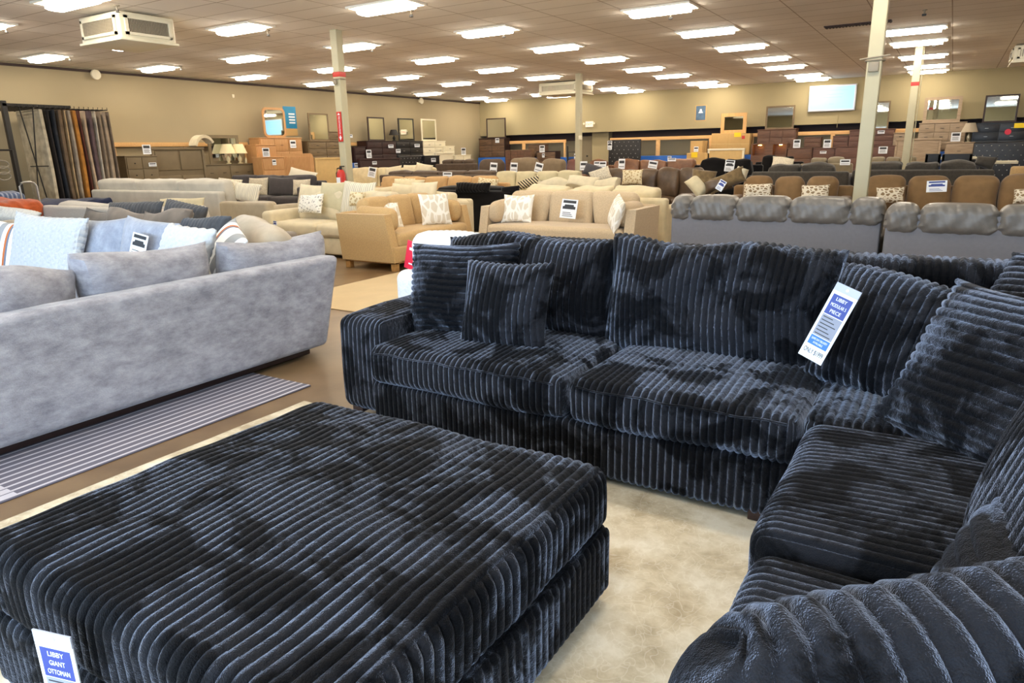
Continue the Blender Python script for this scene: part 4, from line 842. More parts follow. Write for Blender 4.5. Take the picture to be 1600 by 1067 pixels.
# far right rows
sofa_px('dark gray corduroy sofa with its long back to the camera, left of two', 1178, 1330, 257, 16.6, 'graydark', 'B', seats=2, bh=.96, lump=.03, aw=.3, ah=.9)
sofa_px('dark gray corduroy sofa with its long back to the camera, right of two', 1334, 1556, 254, 16.9, 'graydark', 'B', seats=3, bh=.98, lump=.03, aw=.3, ah=.9)
pil_px('dark gray slumped pillow on the right corduroy sofa end', 1520, 1552, 246, 262, 17.2, 'graydark', 0, .3, .3, lump=.03, seed=170)
sofa_px('sage-gray sofa far back left of the big column', 1252, 1335, 247, 20.0, 'sagegray', 'B', seats=2, bh=1.05)
sofa_px('sage-gray sofa far back right of the big column', 1346, 1448, 246, 21.5, 'sagegray', 'B', seats=3, bh=1.05)
pil_px('crumpled black and white throw on the far black sofa', 1207, 1240, 245, 262, 21.6, 'speckle', .2, .5, .1, lump=.03, seed=171)
tagB('white price tag on the back of the far sage-gray sofa', 1312, 1328, 249, 258, 19.78, .1, 0, 1)
sofa_px('tan armchair at the right photo edge behind the camel sofa', 1582, 1640, 247, 15.5, 'tan', 'F', seats=1, lump=.02, ah=.8, cat='armchair', name='armchair')
for i, (x, y) in enumerate([(1193, 249), (1226, 247), (1282, 246), (1330, 244)]): pass
# dining set and white bench
p, q = oy(1459, 246, 18.4), oy(1527, 245, 18.4)
t = thing('dining_table', 'white-topped dining table with black legs far right', 'table', ((p[0]+q[0])/2, 18.8, 0)); W = q[0]-p[0]; H = p[2]
obj('tabletop', box(-W/2, W/2, -.4, .4, H-.05, H, .01), 'whitepaint', t)
for sx in (-1, 1):
    for sy in (-1, 1): obj('leg', box(sx*(W/2-.06)-.03, sx*(W/2-.06)+.03, sy*.34-.03, sy*.34+.03, 0, H-.05), 'black', t)
def chair(label, px, py, Y, w=.42):
    p = oy(px, py, Y); t = thing('dining_chair', label, 'chair', (p[0], Y, 0), PI); H = p[2]
    obj('seat', box(-w/2, w/2, -.22, .2, .62, .67, .01), 'black', t); obj('backrest', box(-w/2, w/2, .17, .21, H-.28, H, .01), 'black', t)
    for sx in (-1, 1):
        obj('leg', box(sx*(w/2-.03)-.02, sx*(w/2-.03)+.02, .17, .21, 0, H-.02), 'black', t); obj('leg', box(sx*(w/2-.03)-.02, sx*(w/2-.03)+.02, -.21, -.17, 0, .62), 'black', t)
chair('black dining chair with a wide back before the white table', 1496, 240, 18.05, .55)
chair('black dining chair at the left end of the white table', 1459, 240, 18.6, .3)
p, q = oy(1532, 252, 18.3), oy(1592, 251, 18.3)
t = thing('bench', 'long white-topped bench at the right before the tufted headboard', 'bench', ((p[0]+q[0])/2, 18.6, 0)); W = q[0]-p[0]
obj('bench_top', box(-W/2, W/2, -.25, .25, p[2]-.06, p[2], .01), 'whitepaint', t)
for sx in (-1, 1): obj('leg', box(sx*(W/2-.05)-.04, sx*(W/2-.05)+.04, -.2, .2, 0, p[2]-.06), 'black', t)

# ------------------------------------------------------------------ display platforms and pine rails along the two walls
XW, XF = -18.7, -18.0          # front planes: dressers up on the platform, pieces standing on the floor before it
PH = 1.22
pa, pb = ox(300, 250, XW)[1], ox(690, 250, XW)[1]
single('display_platform', box(LX+.01, XW+.02, 15.3, 27.0, 0, PH, .01), 'blue', 'blue boxed display platform along the left wall under the dressers', 'platform', (0, 0, 0))
single('display_platform', box(-18.9, -14.3, 28.0, BY+.6, 0, PH, .01), 'blue', 'blue boxed display platform at the left end of the back wall', 'platform', (0, 0, 0))
single('display_platform', box(-12.3, 3.0, 28.0, BY+.6, 0, PH, .01), 'blue', 'long blue boxed display platform along the right part of the back wall', 'platform', (0, 0, 0))
def rail(label, g, loc=(0, 0, 0)): return single('wooden_rail', g, 'pine', label, 'wooden rail', loc, smooth=False)
def railL(label, a, b, pz=0):
    y0, y1 = ox(a, 222, LX+.15)[1], ox(b, 222, LX+.15)[1]; z = 1.96
    t = thing('wooden_rail', label, 'wooden rail', (LX+.1, (y0+y1)/2, 0)); h = (y1-y0)/2
    obj('beam', box(-.08, .02, -h, h, z-.12, z, .006), 'pine', t)
    for q in np.linspace(-h+.05, h-.05, 3): obj('post', box(-.08, -.02, q-.05, q+.05, pz, z-.12, .006), 'pine', t)
railL('long pine rail along the left wall behind the taupe headboard', 176, 388)
railL('short pine rail on the left wall just right of the red-signed column', 543, 584, PH)
def railB(label, a, b, pya, pyb, posts, Y=28.45):
    p, q = oy(a, pya, Y), oy(b, pyb, Y); z = (p[2]+q[2])/2; t = thing('wooden_rail', label, 'wooden rail', ((p[0]+q[0])/2, Y, 0)); h = (q[0]-p[0])/2
    obj('beam', box(-h, h, 0, .05, z-.13, z, .006), 'pine', t)
    for px, w in posts:
        x = oy(px, 225, Y)[0]-(p[0]+q[0])/2; obj('post', box(x-w/2, x+w/2, 0.0, .05, PH if abs(px-884) > 20 else PH, z-.13, .006), 'pine', t)
railB('pine frame with a right corner post on the back wall, left of the column', 793, 884, 220.5, 218, [(818, .16), (882, .09)])
railB('long pine rail on the back wall above the black tufted headboard', 953, 1112, 216, 211, [(956, .09), (1028, .17), (1110, .13)])
railB('pine rail on the back wall between the brown dressers', 1172, 1330, 209, 203, [(1175, .1), (1300, .14)])
railB('pine rail on the back wall right of the big column', 1392, 1440, 201.5, 200, [(1412, .1)])

# ------------------------------------------------------------------ left wall furniture, from the rug rack to the back corner
k = L_(195, 245, 243, XF, .5, 0); dresser('taupe chest with two small drawers, right beside the rug rack', k[0], k[1], k[2], .5, k[3], 'taupepaint', 2, 5, 'black', 'knob', name='chest_of_drawers', cat='chest')
k = L_(236, 318, 230, XF-.25, .1, 0); headboard('wide taupe paneled headboard on the left wall', k[0], k[1], k[2], k[3], 'taupepaint', 'panel', .1)
k = L_(318, 397, 256, -18.3, .5, 0); dresser('taupe dresser holding a mirror and two cream lamps', k[0], k[1], k[2], .5, k[3], 'taupepaint', 2, 3, 'black', 'bar2'); zt = k[3]; dx = k[0][0]
k = L_(323, 371, 211, -18.6, .06, zt); mirror('taupe-framed square mirror on the lamp dresser', (-18.6, k[0][1], zt), PI/2, k[2], k[3], 'taupepaint', .09)
for px, lab in ((354, 'cream-shaded table lamp, left of the pair on the taupe dresser'), (372, 'cream-shaded table lamp, right of the pair on the taupe dresser')):
    p = ox(px, 225, -18.42); lamp(lab, (-18.42, p[1], zt), p[2]-zt, .24, 'shade', 'ceramic')
p = ox(383, 240, -18.36); single('bottle', lathe([(.03, 0), (.035, .01), (.035, .13), (.012, .16), (.012, .19)], 12), 'ceramic', 'small cream bottle right of the two lamps', 'bottle', (-18.36, p[1], zt))
p = ox(318, 220, -18.2); cv = [(.55*math.sin(a)-.3, .42*math.cos(a)) for a in np.linspace(-1.25, 1.0, 14)]; th_ = [(.55*.82*math.sin(a)-.3, .42*.8*math.cos(a)-.0) for a in np.linspace(-1.25, 1.0, 14)]
single('folded_throw', xf(prism([(x*.62, z) for x, z in cv+th_[::-1]], -.16, .16), rz=PI/2), 'creamlt', 'cream throw slung over the corner of the taupe headboard', 'throw', (-18.25, p[1]+.16, 1.72))
k = L_(340, 398, 226, -18.35, .1, 0)
# honey wood set
k = L_(405, 471, 215, XW, .5, PH); dresser('honey wood dresser on the platform below the rounded mirror', k[0], k[1], k[2], .5, k[3], 'maple', 3, 2, 'espresso', 'bar')
zt = PH+k[3]; k2 = L_(409, 444, 168, XW-.1, .05, zt); mirror('honey wood mirror with rounded corners on the left wall', (XW-.12, k2[0][1], zt), PI/2, k2[2], k2[3], 'maple', .07, .16)
k = L_(390, 421, 226, XW+.25, .25, 0); dresser('tall honey wood chest at the left of the honey wood set', (XW+.3, k[0][1], 0), PI/2, k[2], .5, k[3], 'maple', 1, 5, 'espresso', 'bar', name='chest_of_drawers', cat='chest')
k = L_(409, 444, 245, XF+.25, .45, 0); dresser('honey wood three-drawer nightstand before the slatted headboard', k[0], k[1], k[2], .45, k[3], 'maple', 1, 4, 'espresso', 'bar', name='nightstand', cat='nightstand')
k = L_(418, 489, 240, XF, .09, 0); headboard('honey wood headboard with rounded corners and upright slats', k[0], k[1], k[2], k[3], 'maple', 'round', .09)
p, q = ox(446, 166, LX+.05), ox(463, 212, LX+.05); w = abs(q[1]-ox(446, 212, LX+.05)[1])*1.15; t = thing('poster', 'teal and white poster on the left wall behind the rounded mirror', 'poster', (LX+.012, (p[1]+q[1])/2, q[2]), PI/2); h = p[2]-q[2]
obj('sheet', box(-w/2, w/2, -.008, 0, 0, h), 'card', t, False); obj('print', box(-w/2, w/2, -.011, -.008, h*.25, h), 'poster', t, False)
obj('lettering', join(*[box(-w*.1, w*.38, -.013, -.011, h*(.42+.1*i), h*(.47+.1*i)) for i in range(4)]), 'paper', t, False)
# gray-brown wood set
k = L_(481, 536, 220, XW, .3, PH); dresser('gray-brown wood dresser under a rectangular mirror, left of the column', k[0], k[1], k[2], .3, k[3], 'graywood', 2, 3, 'black', 'bar'); zt = PH+k[3]
k2 = L_(481, 512, 177, XW-.1, .05, zt); mirror('gray-brown framed mirror left of the red-signed column', (XW-.12, k2[0][1], zt), PI/2, k2[2], k2[3], 'graywood', .05)
k = L_(519, 555, 205, XW, .45, PH); dresser('tall gray-brown wood chest behind the red-signed column', (XW-.48, k[0][1], PH), PI/2, k[2], .28, k[3], 'graywood', 1, 4, 'black', 'bar', name='chest_of_drawers', cat='chest')
k = L_(492, 541, 246, XF, .1, 0); headboard('beige linen panel headboard below the gray-brown dresser', k[0], k[1], k[2], k[3], 'linen', 'plain', .1)
# espresso set
k = L_(573, 619, 220, XW, .5, PH); dresser('dark espresso dresser under the leftmost of three framed mirrors', k[0], k[1], k[2], .5, k[3], 'espresso', 2, 3, 'foot', 'bar'); zt = PH+k[3]
k2 = L_(574, 600, 183, XW-.1, .05, zt); mirror('dark-framed mirror over the espresso dresser', (XW-.12, k2[0][1], zt), PI/2, k2[2], k2[3], 'foot', .05)
k = L_(554, 572, 229, XW, .4, PH); dresser('espresso nightstand left of the espresso dresser', (XW-.25, k[0][1], PH), PI/2, k[2], .45, k[3], 'espresso', 1, 2, 'foot', 'bar', name='nightstand', cat='nightstand')
k = L_(562, 625, 247, XF, .12, 0); headboard('low dark espresso bed board before the espresso dresser', k[0], k[1], k[2], k[3], 'espresso', 'plain', .12)
# black set
k = L_(619, 661, 220, XW, .5, PH); dresser('black dresser with pale handles under the middle framed mirror', k[0], k[1], k[2], .5, k[3], 'blackwood', 2, 3, 'metal', 'bar'); zt = PH+k[3]
k2 = L_(622, 646, 185, XW-.1, .05, zt); mirror('black-framed mirror over the black dresser', (XW-.12, k2[0][1], zt), PI/2, k2[2], k2[3], 'black', .05)
p = ox(618, 204, XW+.1); lamp('small black lamp tilted at the left edge of the black dresser', (XW-.1, p[1]+.12, zt), .42, .2, 'darkshade', 'black')
k = L_(624, 664, 243, XF, .1, 0); headboard('black tufted headboard before the black dresser on the left wall', k[0], k[1], k[2], k[3], 'blackwood', 'tuft', .1, m2='metal')
k = L_(663, 687, 243, XF+.1, .45, 0); dresser('black nightstand with pale handles right of the black headboard', k[0], k[1], k[2], .45, k[3], 'blackwood', 1, 4, 'metal', 'bar', name='nightstand', cat='nightstand')
# white set
k = L_(661, 696, 220, XW, .5, PH); dresser('cream-white dresser under the white-framed mirror', k[0], k[1], k[2], .5, k[3], 'whitepaint', 2, 3, 'ink', 'bar'); zt = PH+k[3]
k2 = L_(658, 681, 186, XW-.1, .05, zt); mirror('white-framed mirror, rightmost of the three on the left wall', (XW-.12, k2[0][1], zt), PI/2, k2[2], k2[3], 'whitepaint', .06)
k = L_(687, 707, 228, XW, .45, PH); dresser('cream-white chest standing right of the white dresser', (XW-.1, k[0][1]+.1, PH), PI/2, k[2]*.75, .45, k[3], 'whitepaint', 1, 3, 'ink', 'bar', name='chest_of_drawers', cat='chest')
k = L_(686, 712, 238, XF+.2, .4, 0); headboard('cream-white headboard before the white dresser', k[0], k[1], k[2], k[3], 'whitepaint', 'plain', .1)
k = L_(712, 736, 242, XF+.1, .45, 0); dresser('cream-white nightstand nearest the back corner', k[0], k[1], k[2], .45, k[3], 'whitepaint', 2, 4, 'ink', 'knob', name='nightstand', cat='nightstand')
for a, b, pt, pb, X, lab, st in [(224, 237, 226, 241, XF+.02, 'tall price tag standing on the taupe chest beside the rug rack', 0), (233, 245, 254, 260, XF+.03, 'small white card on a drawer of the taupe chest', 1), (411, 422, 231, 245, XF+.3, 'price tag at the top of the honey wood nightstand', 0), (454, 463, 219, 231, XW+.04, 'white tag dangling on the honey wood dresser', 1), (426, 432, 249, 258, XF+.28, 'cream tag hanging on the honey wood nightstand drawer', 1), (543, 551, 210, 215, XW-.345, 'small card on the tall chest behind the column', 1), (573, 581, 234, 247, XW+.04, 'tall price tag at the left of the espresso dresser', 0), (607, 615, 226, 231, XW+.03, 'small card on the espresso dresser', 1), (582, 589, 252, 257, XF+.015, 'small tag on the low espresso bed board', 1), (619, 626, 233, 239, XW+.03, 'white card at the left of the black dresser', 1), (648, 656, 225, 230, XW+.03, 'white card on a right drawer of the black dresser', 1), (674, 681, 247, 253, XF+.13, 'white card on the black nightstand', 1), (721, 728, 231, 242, XF+.05, 'price tag standing on the white nightstand', 0), (554, 561, 255, 261, XW+.025, 'small tag beside the column near the blue platform', 1)]:
    tagL(lab, a, b, pt, pb, X, .02, 0, st)

# ------------------------------------------------------------------ back wall furniture, from the corner to the right edge
YB, YF = 28.0, 27.3
k = B_(748, 788, 216, YB, .5, 0); dresser('dark dresser with six rustic drawers in the back corner', (k[0][0], YB+.25, PH), 0, k[2], .5, k[3]-PH, 'foot', 2, 3, 'black', 'knob', dm='brownwood')
k2 = B_(758, 788, 184.5, YB+.1, .05, k[3]); mirror('dark-framed square mirror in the back corner', (k2[0][0], YB+.2, k[3]), 0, k2[2], k2[3], 'foot', .05)
k = B_(747, 789, 246, YF, .04, 0); single('blue_panel', box(-k[2]/2, k[2]/2, 0, .05, 0, k[3], .008), 'blue', 'bright blue board standing under the corner dresser', 'board', (k[0][0], YF, 0))
k = B_(789, 829, 234, YF, .35, 0); t = thing('cabinet', 'brown plank cabinet with two dark seams, right of the blue board', 'cabinet', k[0], 0); W, H = k[2], k[3]
obj('body', box(-W/2, W/2, -.15, .17, 0, H, .008), 'brownwood', t)
for i, (a, b) in enumerate(((-.5, -.28), (-.26, .26), (.28, .5))): obj('door', join(*[box(W*a+.01+j*(W*(b-a)-.02)/4, W*a+.01+(j+.94)*(W*(b-a)-.02)/4, -.175, -.15, .04, H-.03, .004) for j in range(4)]), 'walnut', t)
k = B_(825, 850, 225, YB, .4, PH); dresser('small rustic nightstand up on the platform beside the plank cabinet', k[0], 0, k[2], .4, k[3], 'brownwood', 1, 2, 'black', 'knob', name='nightstand', cat='nightstand')
k = B_(838, 868, 236, YF, .45, 0); dresser('dark-framed rustic two-drawer chest left of the farthest column', k[0], 0, k[2], .45, k[3], 'foot', 1, 4, 'black', 'knob', dm='brownwood', name='chest_of_drawers', cat='chest')
p, q = oy(887, 228, YF), oy(904, 228, YF); t = thing('ladder_shelf', 'dark ladder shelf beside the farthest column', 'shelf', ((p[0]+q[0])/2, YF, 0)); W = q[0]-p[0]; H = p[2]
for s in (-1, 1): obj('rail', box(s*W/2-.03, s*W/2+.03, -.03, .03, 0, H, .006), 'black', t)
for i in range(5): obj('rung', box(-W/2, W/2, -.1, .03, .3+i*.28, .33+i*.28, .004), 'black', t)
p = oy(921.5, 194.5, BY); t = thing('exit_sign', 'small lit exit sign on the back wall right of the farthest column', 'sign', (p[0], BY, p[2]-.12)); obj('housing', box(-.19, .19, -.06, 0, 0, .25, .02), 'whitepaint', t); obj('face', box(-.17, .17, -.064, -.06, .02, .23), 'exitface', t, False); text('EXIT', .15, 'exitred', t, (0, -.066, .12), .26)
for s in (-1, 1): obj('lamp_head', xf(lathe([(.02, 0), (.05, .04), (.045, .06)], 10), (s*.24, -.04, .16), 0, PI/2), 'whitepaint', t)
k = B_(951, 1001, 218, YF, .1, 0); headboard('black tufted headboard with sparkling buttons below the pine rail', k[0], 0, k[2], k[3], 'blackwood', 'tuft', .1, m2='metal')
def carton(label, a, b, py, Y, D, zb, split=0, m='card'):
    k = B_(a, b, py, Y, D, zb); W, H = k[2], k[3]; t = thing('cardboard_box', label, 'box', k[0], 0, 'cardboard boxes by the back wall')
    V, F = rcube((W, D, H), .012, k=2); obj('carton', (V+np.array([0, 0, H/2]), F), m, t); obj('tape', join(box(-W/2, W/2, -D/2-.003, -D/2, H*.49, H*.53), box(-.03, .03, -D/2-.003, D/2+.003, H-.001, H+.002)), 'linen', t, False); return t
carton('tall cardboard box left of the big stack by the back wall', 1079, 1098, 220, YF+.3, .4, 0); carton('narrow cardboard box behind the tall one', 1093, 1104, 220, YF+.75, .2, 0); carton('low cardboard box with a yellow sticker', 1073, 1101, 239, YF, .28, 0); carton('small low cardboard box right of the yellow-stickered one', 1101, 1110, 239, YF, .28, 0)
for a, b, lab in [(1112, 1121, 'cardboard box panel at the left of the big stack'), (1121, 1139, 'cardboard box second from left in the big stack'), (1139, 1158, 'wide cardboard box in the middle of the big stack'), (1158, 1172, 'cardboard box with a red label at the right of the big stack')]: carton(lab, a, b, 208.5, YB-.02, .45, PH)
k = B_(1106, 1163, 232, YF, .12, 0); headboard('low cream upholstered headboard before the cardboard stack', k[0], 0, k[2], k[3], 'whitepaint', 'plain', .12, m2='linen')
zt = oy(1145, 208.5, YB)[2]; k2 = B_(1127, 1167, 176.5, YB+.1, .05, zt); mirror('pale oak mirror with a wide square frame on the cardboard stack', (k2[0][0], YB+.15, zt), 0, k2[2], k2[3], 'beech', .13)
for a, b, pt, pb, Y, m, lab in [(1147, 1158, 207, 214, YB-.035, 'yellow', 'yellow sticker on the big cardboard stack'), (1159, 1164, 212, 217, YB-.035, 'red', 'red label on the rightmost box of the stack'), (1080, 1090, 238, 246, YF-.015, 'yellow', 'yellow sticker on the low cardboard box'), (1584, 1602, 192, 200, YB-.05, 'yellow', 'yellow sticker on the black dresser at the right edge')]:
    p, q = oy(a, pb, Y), oy(b, pt, Y); single('sticker', box(-(q[0]-p[0])/2, (q[0]-p[0])/2, -.003, 0, 0, q[2]-p[2]), m, lab, 'sticker', ((p[0]+q[0])/2, Y, p[2]))
p, q = oy(1087, 188, BY), oy(1103, 165, BY); W, H = q[0]-p[0], q[2]-p[2]; t = thing('poster', 'slate-blue poster with a white figure on the back wall', 'poster', ((p[0]+q[0])/2, BY, p[2])); obj('sheet', box(-W/2-.03, W/2+.03, -.008, 0, -.03, H+.03), 'card', t, False); obj('print', box(-W/2, W/2, -.011, -.008, 0, H), 'poster2', t, False)
obj('figure', prism([(-W*.25, H*.5), (W*.25, H*.5), (.06, H*.6), (.03, H*.78), (-.03, H*.78), (-.06, H*.6)], -.013, -.011), 'paper', t, False)
# walnut set with lit nightstand
k = B_(1184, 1244, 201.5, YB, .5, PH); dresser('walnut plank dresser under the second back wall mirror', k[0], 0, k[2], .5, k[3], 'walnut', 3, 3, 'walnut', 'bar'); zt = PH+k[3]
k2 = B_(1197, 1242, 165, YB+.1, .05, zt); mirror('brown-framed landscape mirror left of the wall screen', (k2[0][0], YB+.2, zt), 0, k2[2], k2[3], 'graywood', .06)
k = B_(1174, 1230, 224, YF, .45, 0); t = thing('bookcase_headboard', 'brown headboard with two warm-lit niches', 'headboard', k[0], 0); W, H = k[2], k[3]
obj('frame', join(box(-W/2, W/2, -.2, .22, 0, H-.42, .01), box(-W/2, W/2, -.2, .22, H-.04, H, .01), box(-W/2, -W/2+.05, -.2, .22, H-.42, H-.04), box(W/2-.05, W/2, -.2, .22, H-.42, H-.04), box(-.14, .14, -.2, .22, H-.42, H-.04), box(-W/2, W/2, .18, .22, H-.42, H-.04)), 'walnut', t, False)
for s in (-1, 1): obj('niche_lamp', box(s*W*.29-.05, s*W*.29+.05, -.02, .04, H-.07, H-.045), 'bulb', t, False)
for a, b, py, Y, D, zb, m, r, lab, nme in [(1231, 1269, 231, YF, .45, 0, 'walnut', 4, 'walnut nightstand right of the lit headboard, leftmost of two', 'nightstand'), (1257, 1283, 214, YB, .4, PH, 'walnut', 3, 'small walnut nightstand up on the platform under the pine rail', 'nightstand'), (1269, 1306, 231, YF+.1, .45, 0, 'redwood', 4, 'reddish walnut nightstand right of the lit headboard, rightmost of two', 'nightstand'), (1302, 1326, 212, YB, .4, PH, 'redwood', 3, 'reddish nightstand on the platform just left of the big column', 'nightstand'), (1328, 1398, 202, YB, .5, PH, 'redwood', 4, 'wide reddish wood chest behind the big column', 'chest_of_drawers'), (1306, 1400, 228, YF, .2, 0, 'redwood', 4, 'low reddish wood dresser before the wide reddish chest', 'dresser'), (1437, 1511, 191, YB, .5, PH, 'drift', 3, 'driftwood dresser under the light-framed mirror', 'dresser'), (1478, 1523, 222, YF, .45, 0, 'drift', 3, 'driftwood nightstand behind the white dining table', 'nightstand'), (1397, 1420, 207, YB-.05, .4, PH, 'drift', 3, 'narrow driftwood chest just right of the wide reddish chest', 'chest_of_drawers')]:
    k = B_(a, b, py, Y, D, zb); dresser(lab, k[0], 0, k[2], D, k[3], m, 1 if b-a < 50 else (3 if m == 'drift' else 1), r, 'black' if m == 'drift' else m, 'bar', name=nme, cat=nme.split('_')[0])
k = B_(1400, 1472, 216, YF, .1, 0); headboard('driftwood headboard crossing behind the farther right column', k[0], 0, k[2], k[3], 'drift', 'plain', .1)
zt = oy(1366, 202, YB)[2]; k2 = B_(1358, 1392, 158, YB+.1, .05, zt); mirror('brown-framed mirror partly behind the big column', (k2[0][0], YB+.2, zt), 0, k2[2], k2[3], 'graywood', .05)
zt = oy(1474, 191, YB)[2]; k2 = B_(1446, 1505, 151, YB+.1, .05, zt); mirror('pale wood mirror with a wide frame over the driftwood dresser', (k2[0][0], YB+.2, zt), 0, k2[2], k2[3], 'drift', .1)
k = B_(1522, 1606, 191, YB, .5, PH); dresser('black dresser with bright handles at the right photo edge', k[0], 0, k[2], .5, k[3], 'blackwood', 2, 3, 'metal', 'bar'); zt = PH+k[3]
k2 = B_(1541, 1595, 147.5, YB+.1, .05, zt); mirror('dark-framed mirror over the black dresser at the right edge', (k2[0][0], YB+.2, zt), 0, k2[2], k2[3], 'foot', .05)
k = B_(1522, 1625, 222, YF, .1, 0); headboard('black tufted headboard with bright buttons at the right photo edge', k[0], 0, k[2], k[3], 'blackwood', 'tuft', .1, m2='metal')
p = oy(1518, 192, YF+.2); z0 = oy(1516, 222, YF)[2]; lamp('silvered table lamp with a taupe shade on the driftwood nightstand', (p[0]-.02, YF+.2, z0), p[2]-z0, .24, 'grayshade', 'silver')
p = oy(1575, 206, YB-.05); single('sale_tag', lathe([(.0, 0), (.09, .001), (.09, .006), (0, .007)], 16), 'redcard', 'round red tag on the black dresser at the right edge', 'tag', (p[0], YB-.02, p[2]), 0, PI/2)
for a, b, pt, pb, Y, lab, st in [(774, 780, 216, 223, YB-.03, 'white tag on the dark corner dresser', 1), (843, 851, 227, 238, YF-.03, 'price tag on the platform behind the two-drawer chest', 0), (847, 851, 240, 246, YF-.06, 'tiny tag on the rustic two-drawer chest', 1), (897, 902, 240, 250, YF-.15, 'tag hanging on the dark ladder shelf', 1), (949, 956, 220, 234, YF-.06, 'price tag at the left corner of the black tufted headboard', 2), (1084, 1091, 229, 237, YF+.08, 'white label on the tall cardboard box', 1), (1239, 1250, 218, 231, YF-.05, 'price tag above the walnut nightstand', 0), (1286, 1298, 218, 231, YF+.16, 'price tag above the reddish walnut nightstand', 0), (1281, 1291, 236, 240, YF+.09, 'small card on the reddish walnut nightstand', 1), (1372, 1386, 229, 240, YF-.05, 'price tag on the low reddish dresser', 0), (1371, 1382, 204, 209, YB-.04, 'small card on the wide reddish chest', 1), (1485, 1500, 207, 221, YF-.02, 'price tag on the driftwood dresser', 0), (1043, 1049, 244, 249, 27.99, 'card standing at the middle of the blue platform', 1)]:
    tagB(lab, a, b, pt, pb, Y, .02, 0, st)
# wall screen
p, q = oy(1263, 174, BY-.12), oy(1338, 133, BY-.12); W, H = q[0]-p[0], oy(1264, 136, BY-.12)[2]-p[2]
t = thing('wall_screen', 'big glowing light-blue screen high on the back wall', 'screen', ((p[0]+q[0])/2, BY-.04, p[2])); obj('case', box(-W/2-.03, W/2+.03, -.08, 0, -.03, H+.03, .01), 'metal', t); obj('display', box(-W/2+.02, W/2-.02, -.084, -.08, .02, H-.02), 'screen', t, False); obj('bezel', join(box(-W/2, W/2, -.086, -.08, 0, .03), box(-W/2, W/2, -.086, -.08, H-.03, H), box(-W/2, -W/2+.03, -.086, -.08, .03, H-.03), box(W/2-.03, W/2, -.086, -.08, .03, H-.03)), 'paper', t, False)
obj('faint_lines', join(*[box(-W*w_, W*w_, -.0855, -.084, H*z_, H*(z_+.018)) for z_, w_ in ((.8, .34), (.64, .24), (.52, .22), (.25, .05))]), 'screentext', t, False)
obj('bracket', box(-.2, .2, 0, .04, H*.3, H*.7), 'black', t); obj('cable', tube([(.25, .02, 0), (.25, .03, -.6)], .012, 6), 'wall2', t)
# ------------------------------------------------------------------ rug display rack and the corner around it
RXF = -17.4
y0 = ox(8, 165, RXF)[1]; y1 = ox(172, 172, RXF)[1]; zr = ox(90, 168, RXF)[2]
t = thing('rug_rack', 'tall black steel rack with swing arms holding hanging rugs', 'rack', (-18.2, (y0+y1)/2, 0)); h = (y1-y0)/2
obj('beam', box(-.8, -.72, -h-.05, h, zr-.02, zr+.06), 'black', t, False); obj('beam', box(.72, .8, -h-.05, h*.2, zr-.01, zr+.05), 'black', t, False)
for y in (-h, h): obj('post', box(-.82, -.7, y-.06, y+.06, 0, zr+.02, .01), 'black', t)
obj('post', box(.7, .8, -h-.06, -h+.04, 0, zr+.1, .01), 'black', t)
obj('brace', join(tube([(.75, -h*.75, zr), (.75, -h*.55, .6)], .015, 6), tube([(.75, -h*.5, zr), (.75, -h*.72, .6)], .015, 6), tube([(.75, -h*.75, 1.4), (.75, -h*.35, 1.4)], .012, 6)), 'black', t)
na = 20
for i in range(na):
    y = -h+.1+i*(2*h-.1)/na; obj('swing_arm', tube([(-.75, y, zr-.02), (.86, y, zr-.02), (.86, y, zr+.03)], .013, 6), 'black', t)
RC = [('4b463e', 'gray-black', .05), ('8d8675', 'gray', .0), ('c2b69c', 'pale gray mottled', .0), ('2a2320', 'black and brown', .0), ('20242c', 'black with white flecks', .0), ('6e5a45', 'brown', .0), ('b29770', 'beige', .0), ('a39582', 'gray-beige', .0), ('b4792f', 'golden', .0), ('5a2c1e', 'dark red', .0), ('b8a084', 'light tan', .0), ('5d4a4c', 'plum striped', .0), ('c4b9a6', 'cream', .0), ('8c7a66', 'taupe', .0), ('a08e78', 'light taupe', .0), ('786858', 'brown-gray', .0)]
def rugtex(nme, c): return mat('rug_'+nme, c, .9, .45, 6, .3, 80, lo=.3, hi=.7)
for i, (c, nme, _) in enumerate(RC):
    if i < 2: continue
    m_ = rugtex(nme.replace(' ', '_').replace('-', '_'), c); y = -h+.12+.18+i*(2*h-.42)/(len(RC)-1)+(.0 if i > 2 else -.04*(2-i))
    wid = 1.05 if i == 2 else 1.3; zb = .5 if i != 2 else .3; xr = .82
    yp = ox(66, 188, RXF)[1]-(y0+y1)/2; y = yp if i == 2 else yp+.15+(i-3)*(h-.06-yp-.15)/12
    V, F = rcube((wid, .035+.02*(i % 3), zr-.05-zb), .015, k=2, n=(6, 1, 14))
    V[:, 1] += .012*np.sin(V[:, 2]*2.2+i)+.006*np.sin(V[:, 0]*6+i*2)
    single('hanging_rug', (V, F), m_, '%s rug hanging on the black rack, %s' % (nme, ['near its left end', 'beside the left braces', 'the wide front one', 'just right of the wide pale one', 'with the dark folds', 'left of the beige one', 'left of the center', 'at the center', 'the most orange of all', 'right of the golden one', 'right of the dark red one', 'with fine stripes', 'the palest near the right end', 'third from the right end', 'second from the right end', 'at the right end'][i]), 'rug', (-18.2+xr-wid/2, (y0+y1)/2+y, (zr-.05+zb)/2), group='rugs hanging on the display rack')
p = ox(43, 290, -15.5); q = ox(29, 285, -15.5); r_ = ox(56, 285, -15.5); w = r_[1]-q[1]
t = thing('hand_truck', 'gray tubular hand truck frame standing before the rug rack', 'hand truck', (-15.5, (q[1]+r_[1])/2, 0), PI/2); H = q[2]
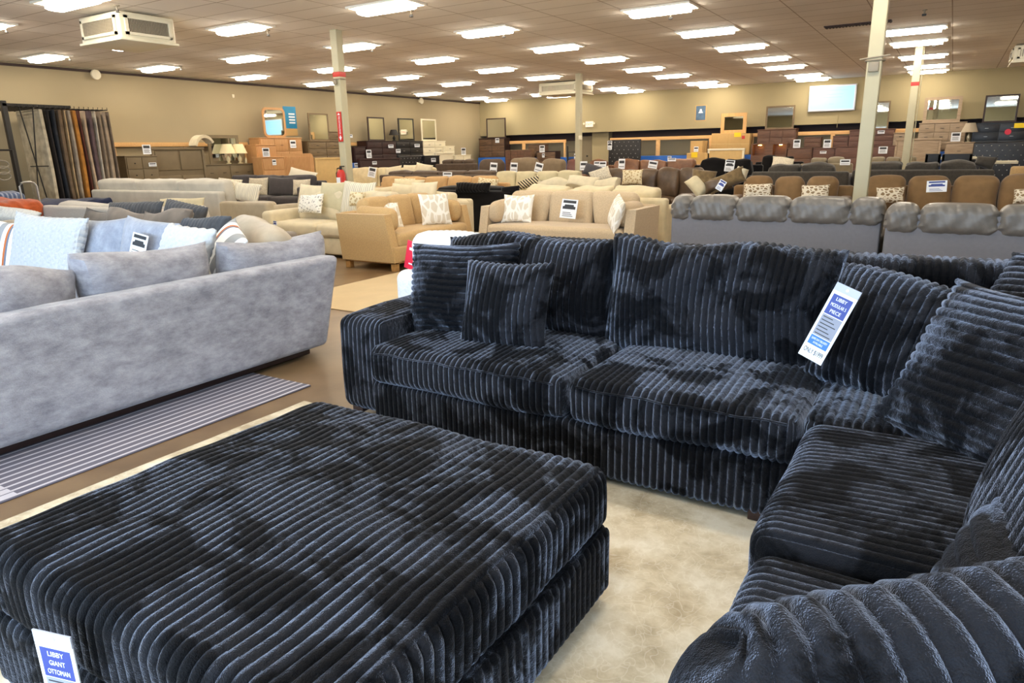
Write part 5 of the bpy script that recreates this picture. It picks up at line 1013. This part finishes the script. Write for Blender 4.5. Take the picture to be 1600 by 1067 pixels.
a_ = [(-w/2, 0, .05), (-w/2, 0, H-.08), (-w/2+.04, 0, H-.02), (-w/2+.1, 0, H), (w/2-.1, 0, H), (w/2-.04, 0, H-.02), (w/2, 0, H-.08), (w/2, 0, .05)]
obj('frame', tube(a_, .02, 8), 'metal', t)
for z in (.25, .55): obj('crossbar', tube([(-w/2, 0, z), (w/2, 0, z)], .014, 6), 'metal', t)
obj('toe_plate', box(-w/2, w/2, -.25, 0, .02, .04), 'metal', t)
for s in (-1, 1): obj('wheel', xf(lathe([(.02, -.03), (.1, -.025), (.1, .025), (.02, .03)], 16), (s*(w/2+.05), .06, .1), 0, 0, PI/2), 'black', t)
def rolled(label, px, py, X, L, r, m, rz, cat='rug'):
    p = ox(px, py, X); pr = [(r*.2, -L/2), (r, -L/2), (r*1.03, 0), (r, L/2), (r*.2, L/2)]
    single('rolled_rug', xf(lathe(pr, 20), (0, 0, 0), 0, 0, PI/2), m, label, cat, (X, p[1], max(r, p[2])), rz)
for px, py, X, L, m, lab, zz in [(90, 322, -16.4, 2.0, 'navyrug', 'navy rug pile folded on the floor below the wide pale rug', .42), (2, 325, -14.3, 1.0, 'orange', 'rust-orange rug heap at the left photo edge', .5)]:
    p = ox(px, py, X); V, F = rcube((1.0, L, p[2] if p[2] > .2 else .3), .1, k=4, n=(5, 12, 3), puff=(0, 0, .04), lump=.05, lseed=int(px)); hz = (V[:, 2].max()-V[:, 2].min())/2
    single('rug_pile', (V, F), m, lab, 'rug', (X, p[1], hz))
p = ox(52, 312, -15.2); V, F = rcube((.5, .5, .4), .08, k=3, lump=.03); single('folded_rug', (V, F), stripes('blue_gray_stripe', [(0, '4c5a78'), (.6, '8d95a8')], .08, 'y'), 'blue striped folded rug inside the hand truck frame', 'rug', (-16.1, p[1]-.05, .72))
p = ox(14, 235, -17.0); q = ox(4, 332, -17.0)
t = thing('wire_stand', 'thin black wire stand with a coil at the far left edge', 'stand', (-17.0, p[1], 0)); 
for s in (-.55, .06): obj('upright', tube([(0, s, 0), (0, s, 1.75)], .02, 6), 'black', t)
for z in (.9, 1.75): obj('crossbar', tube([(0, -.55, z), (0, .06, z)], .02, 6), 'black', t)
for i in range(3): obj('coil', tube([(.03, -.2+.13*math.cos(a), 1.22+i*.12+.08*math.sin(a)) for a in np.linspace(0, 2*PI, 17)], .014, 6), 'grille', t)
for o_, dz in ((sec, .013), (ott, .013), (gs, .011)): o_.location.z += dz
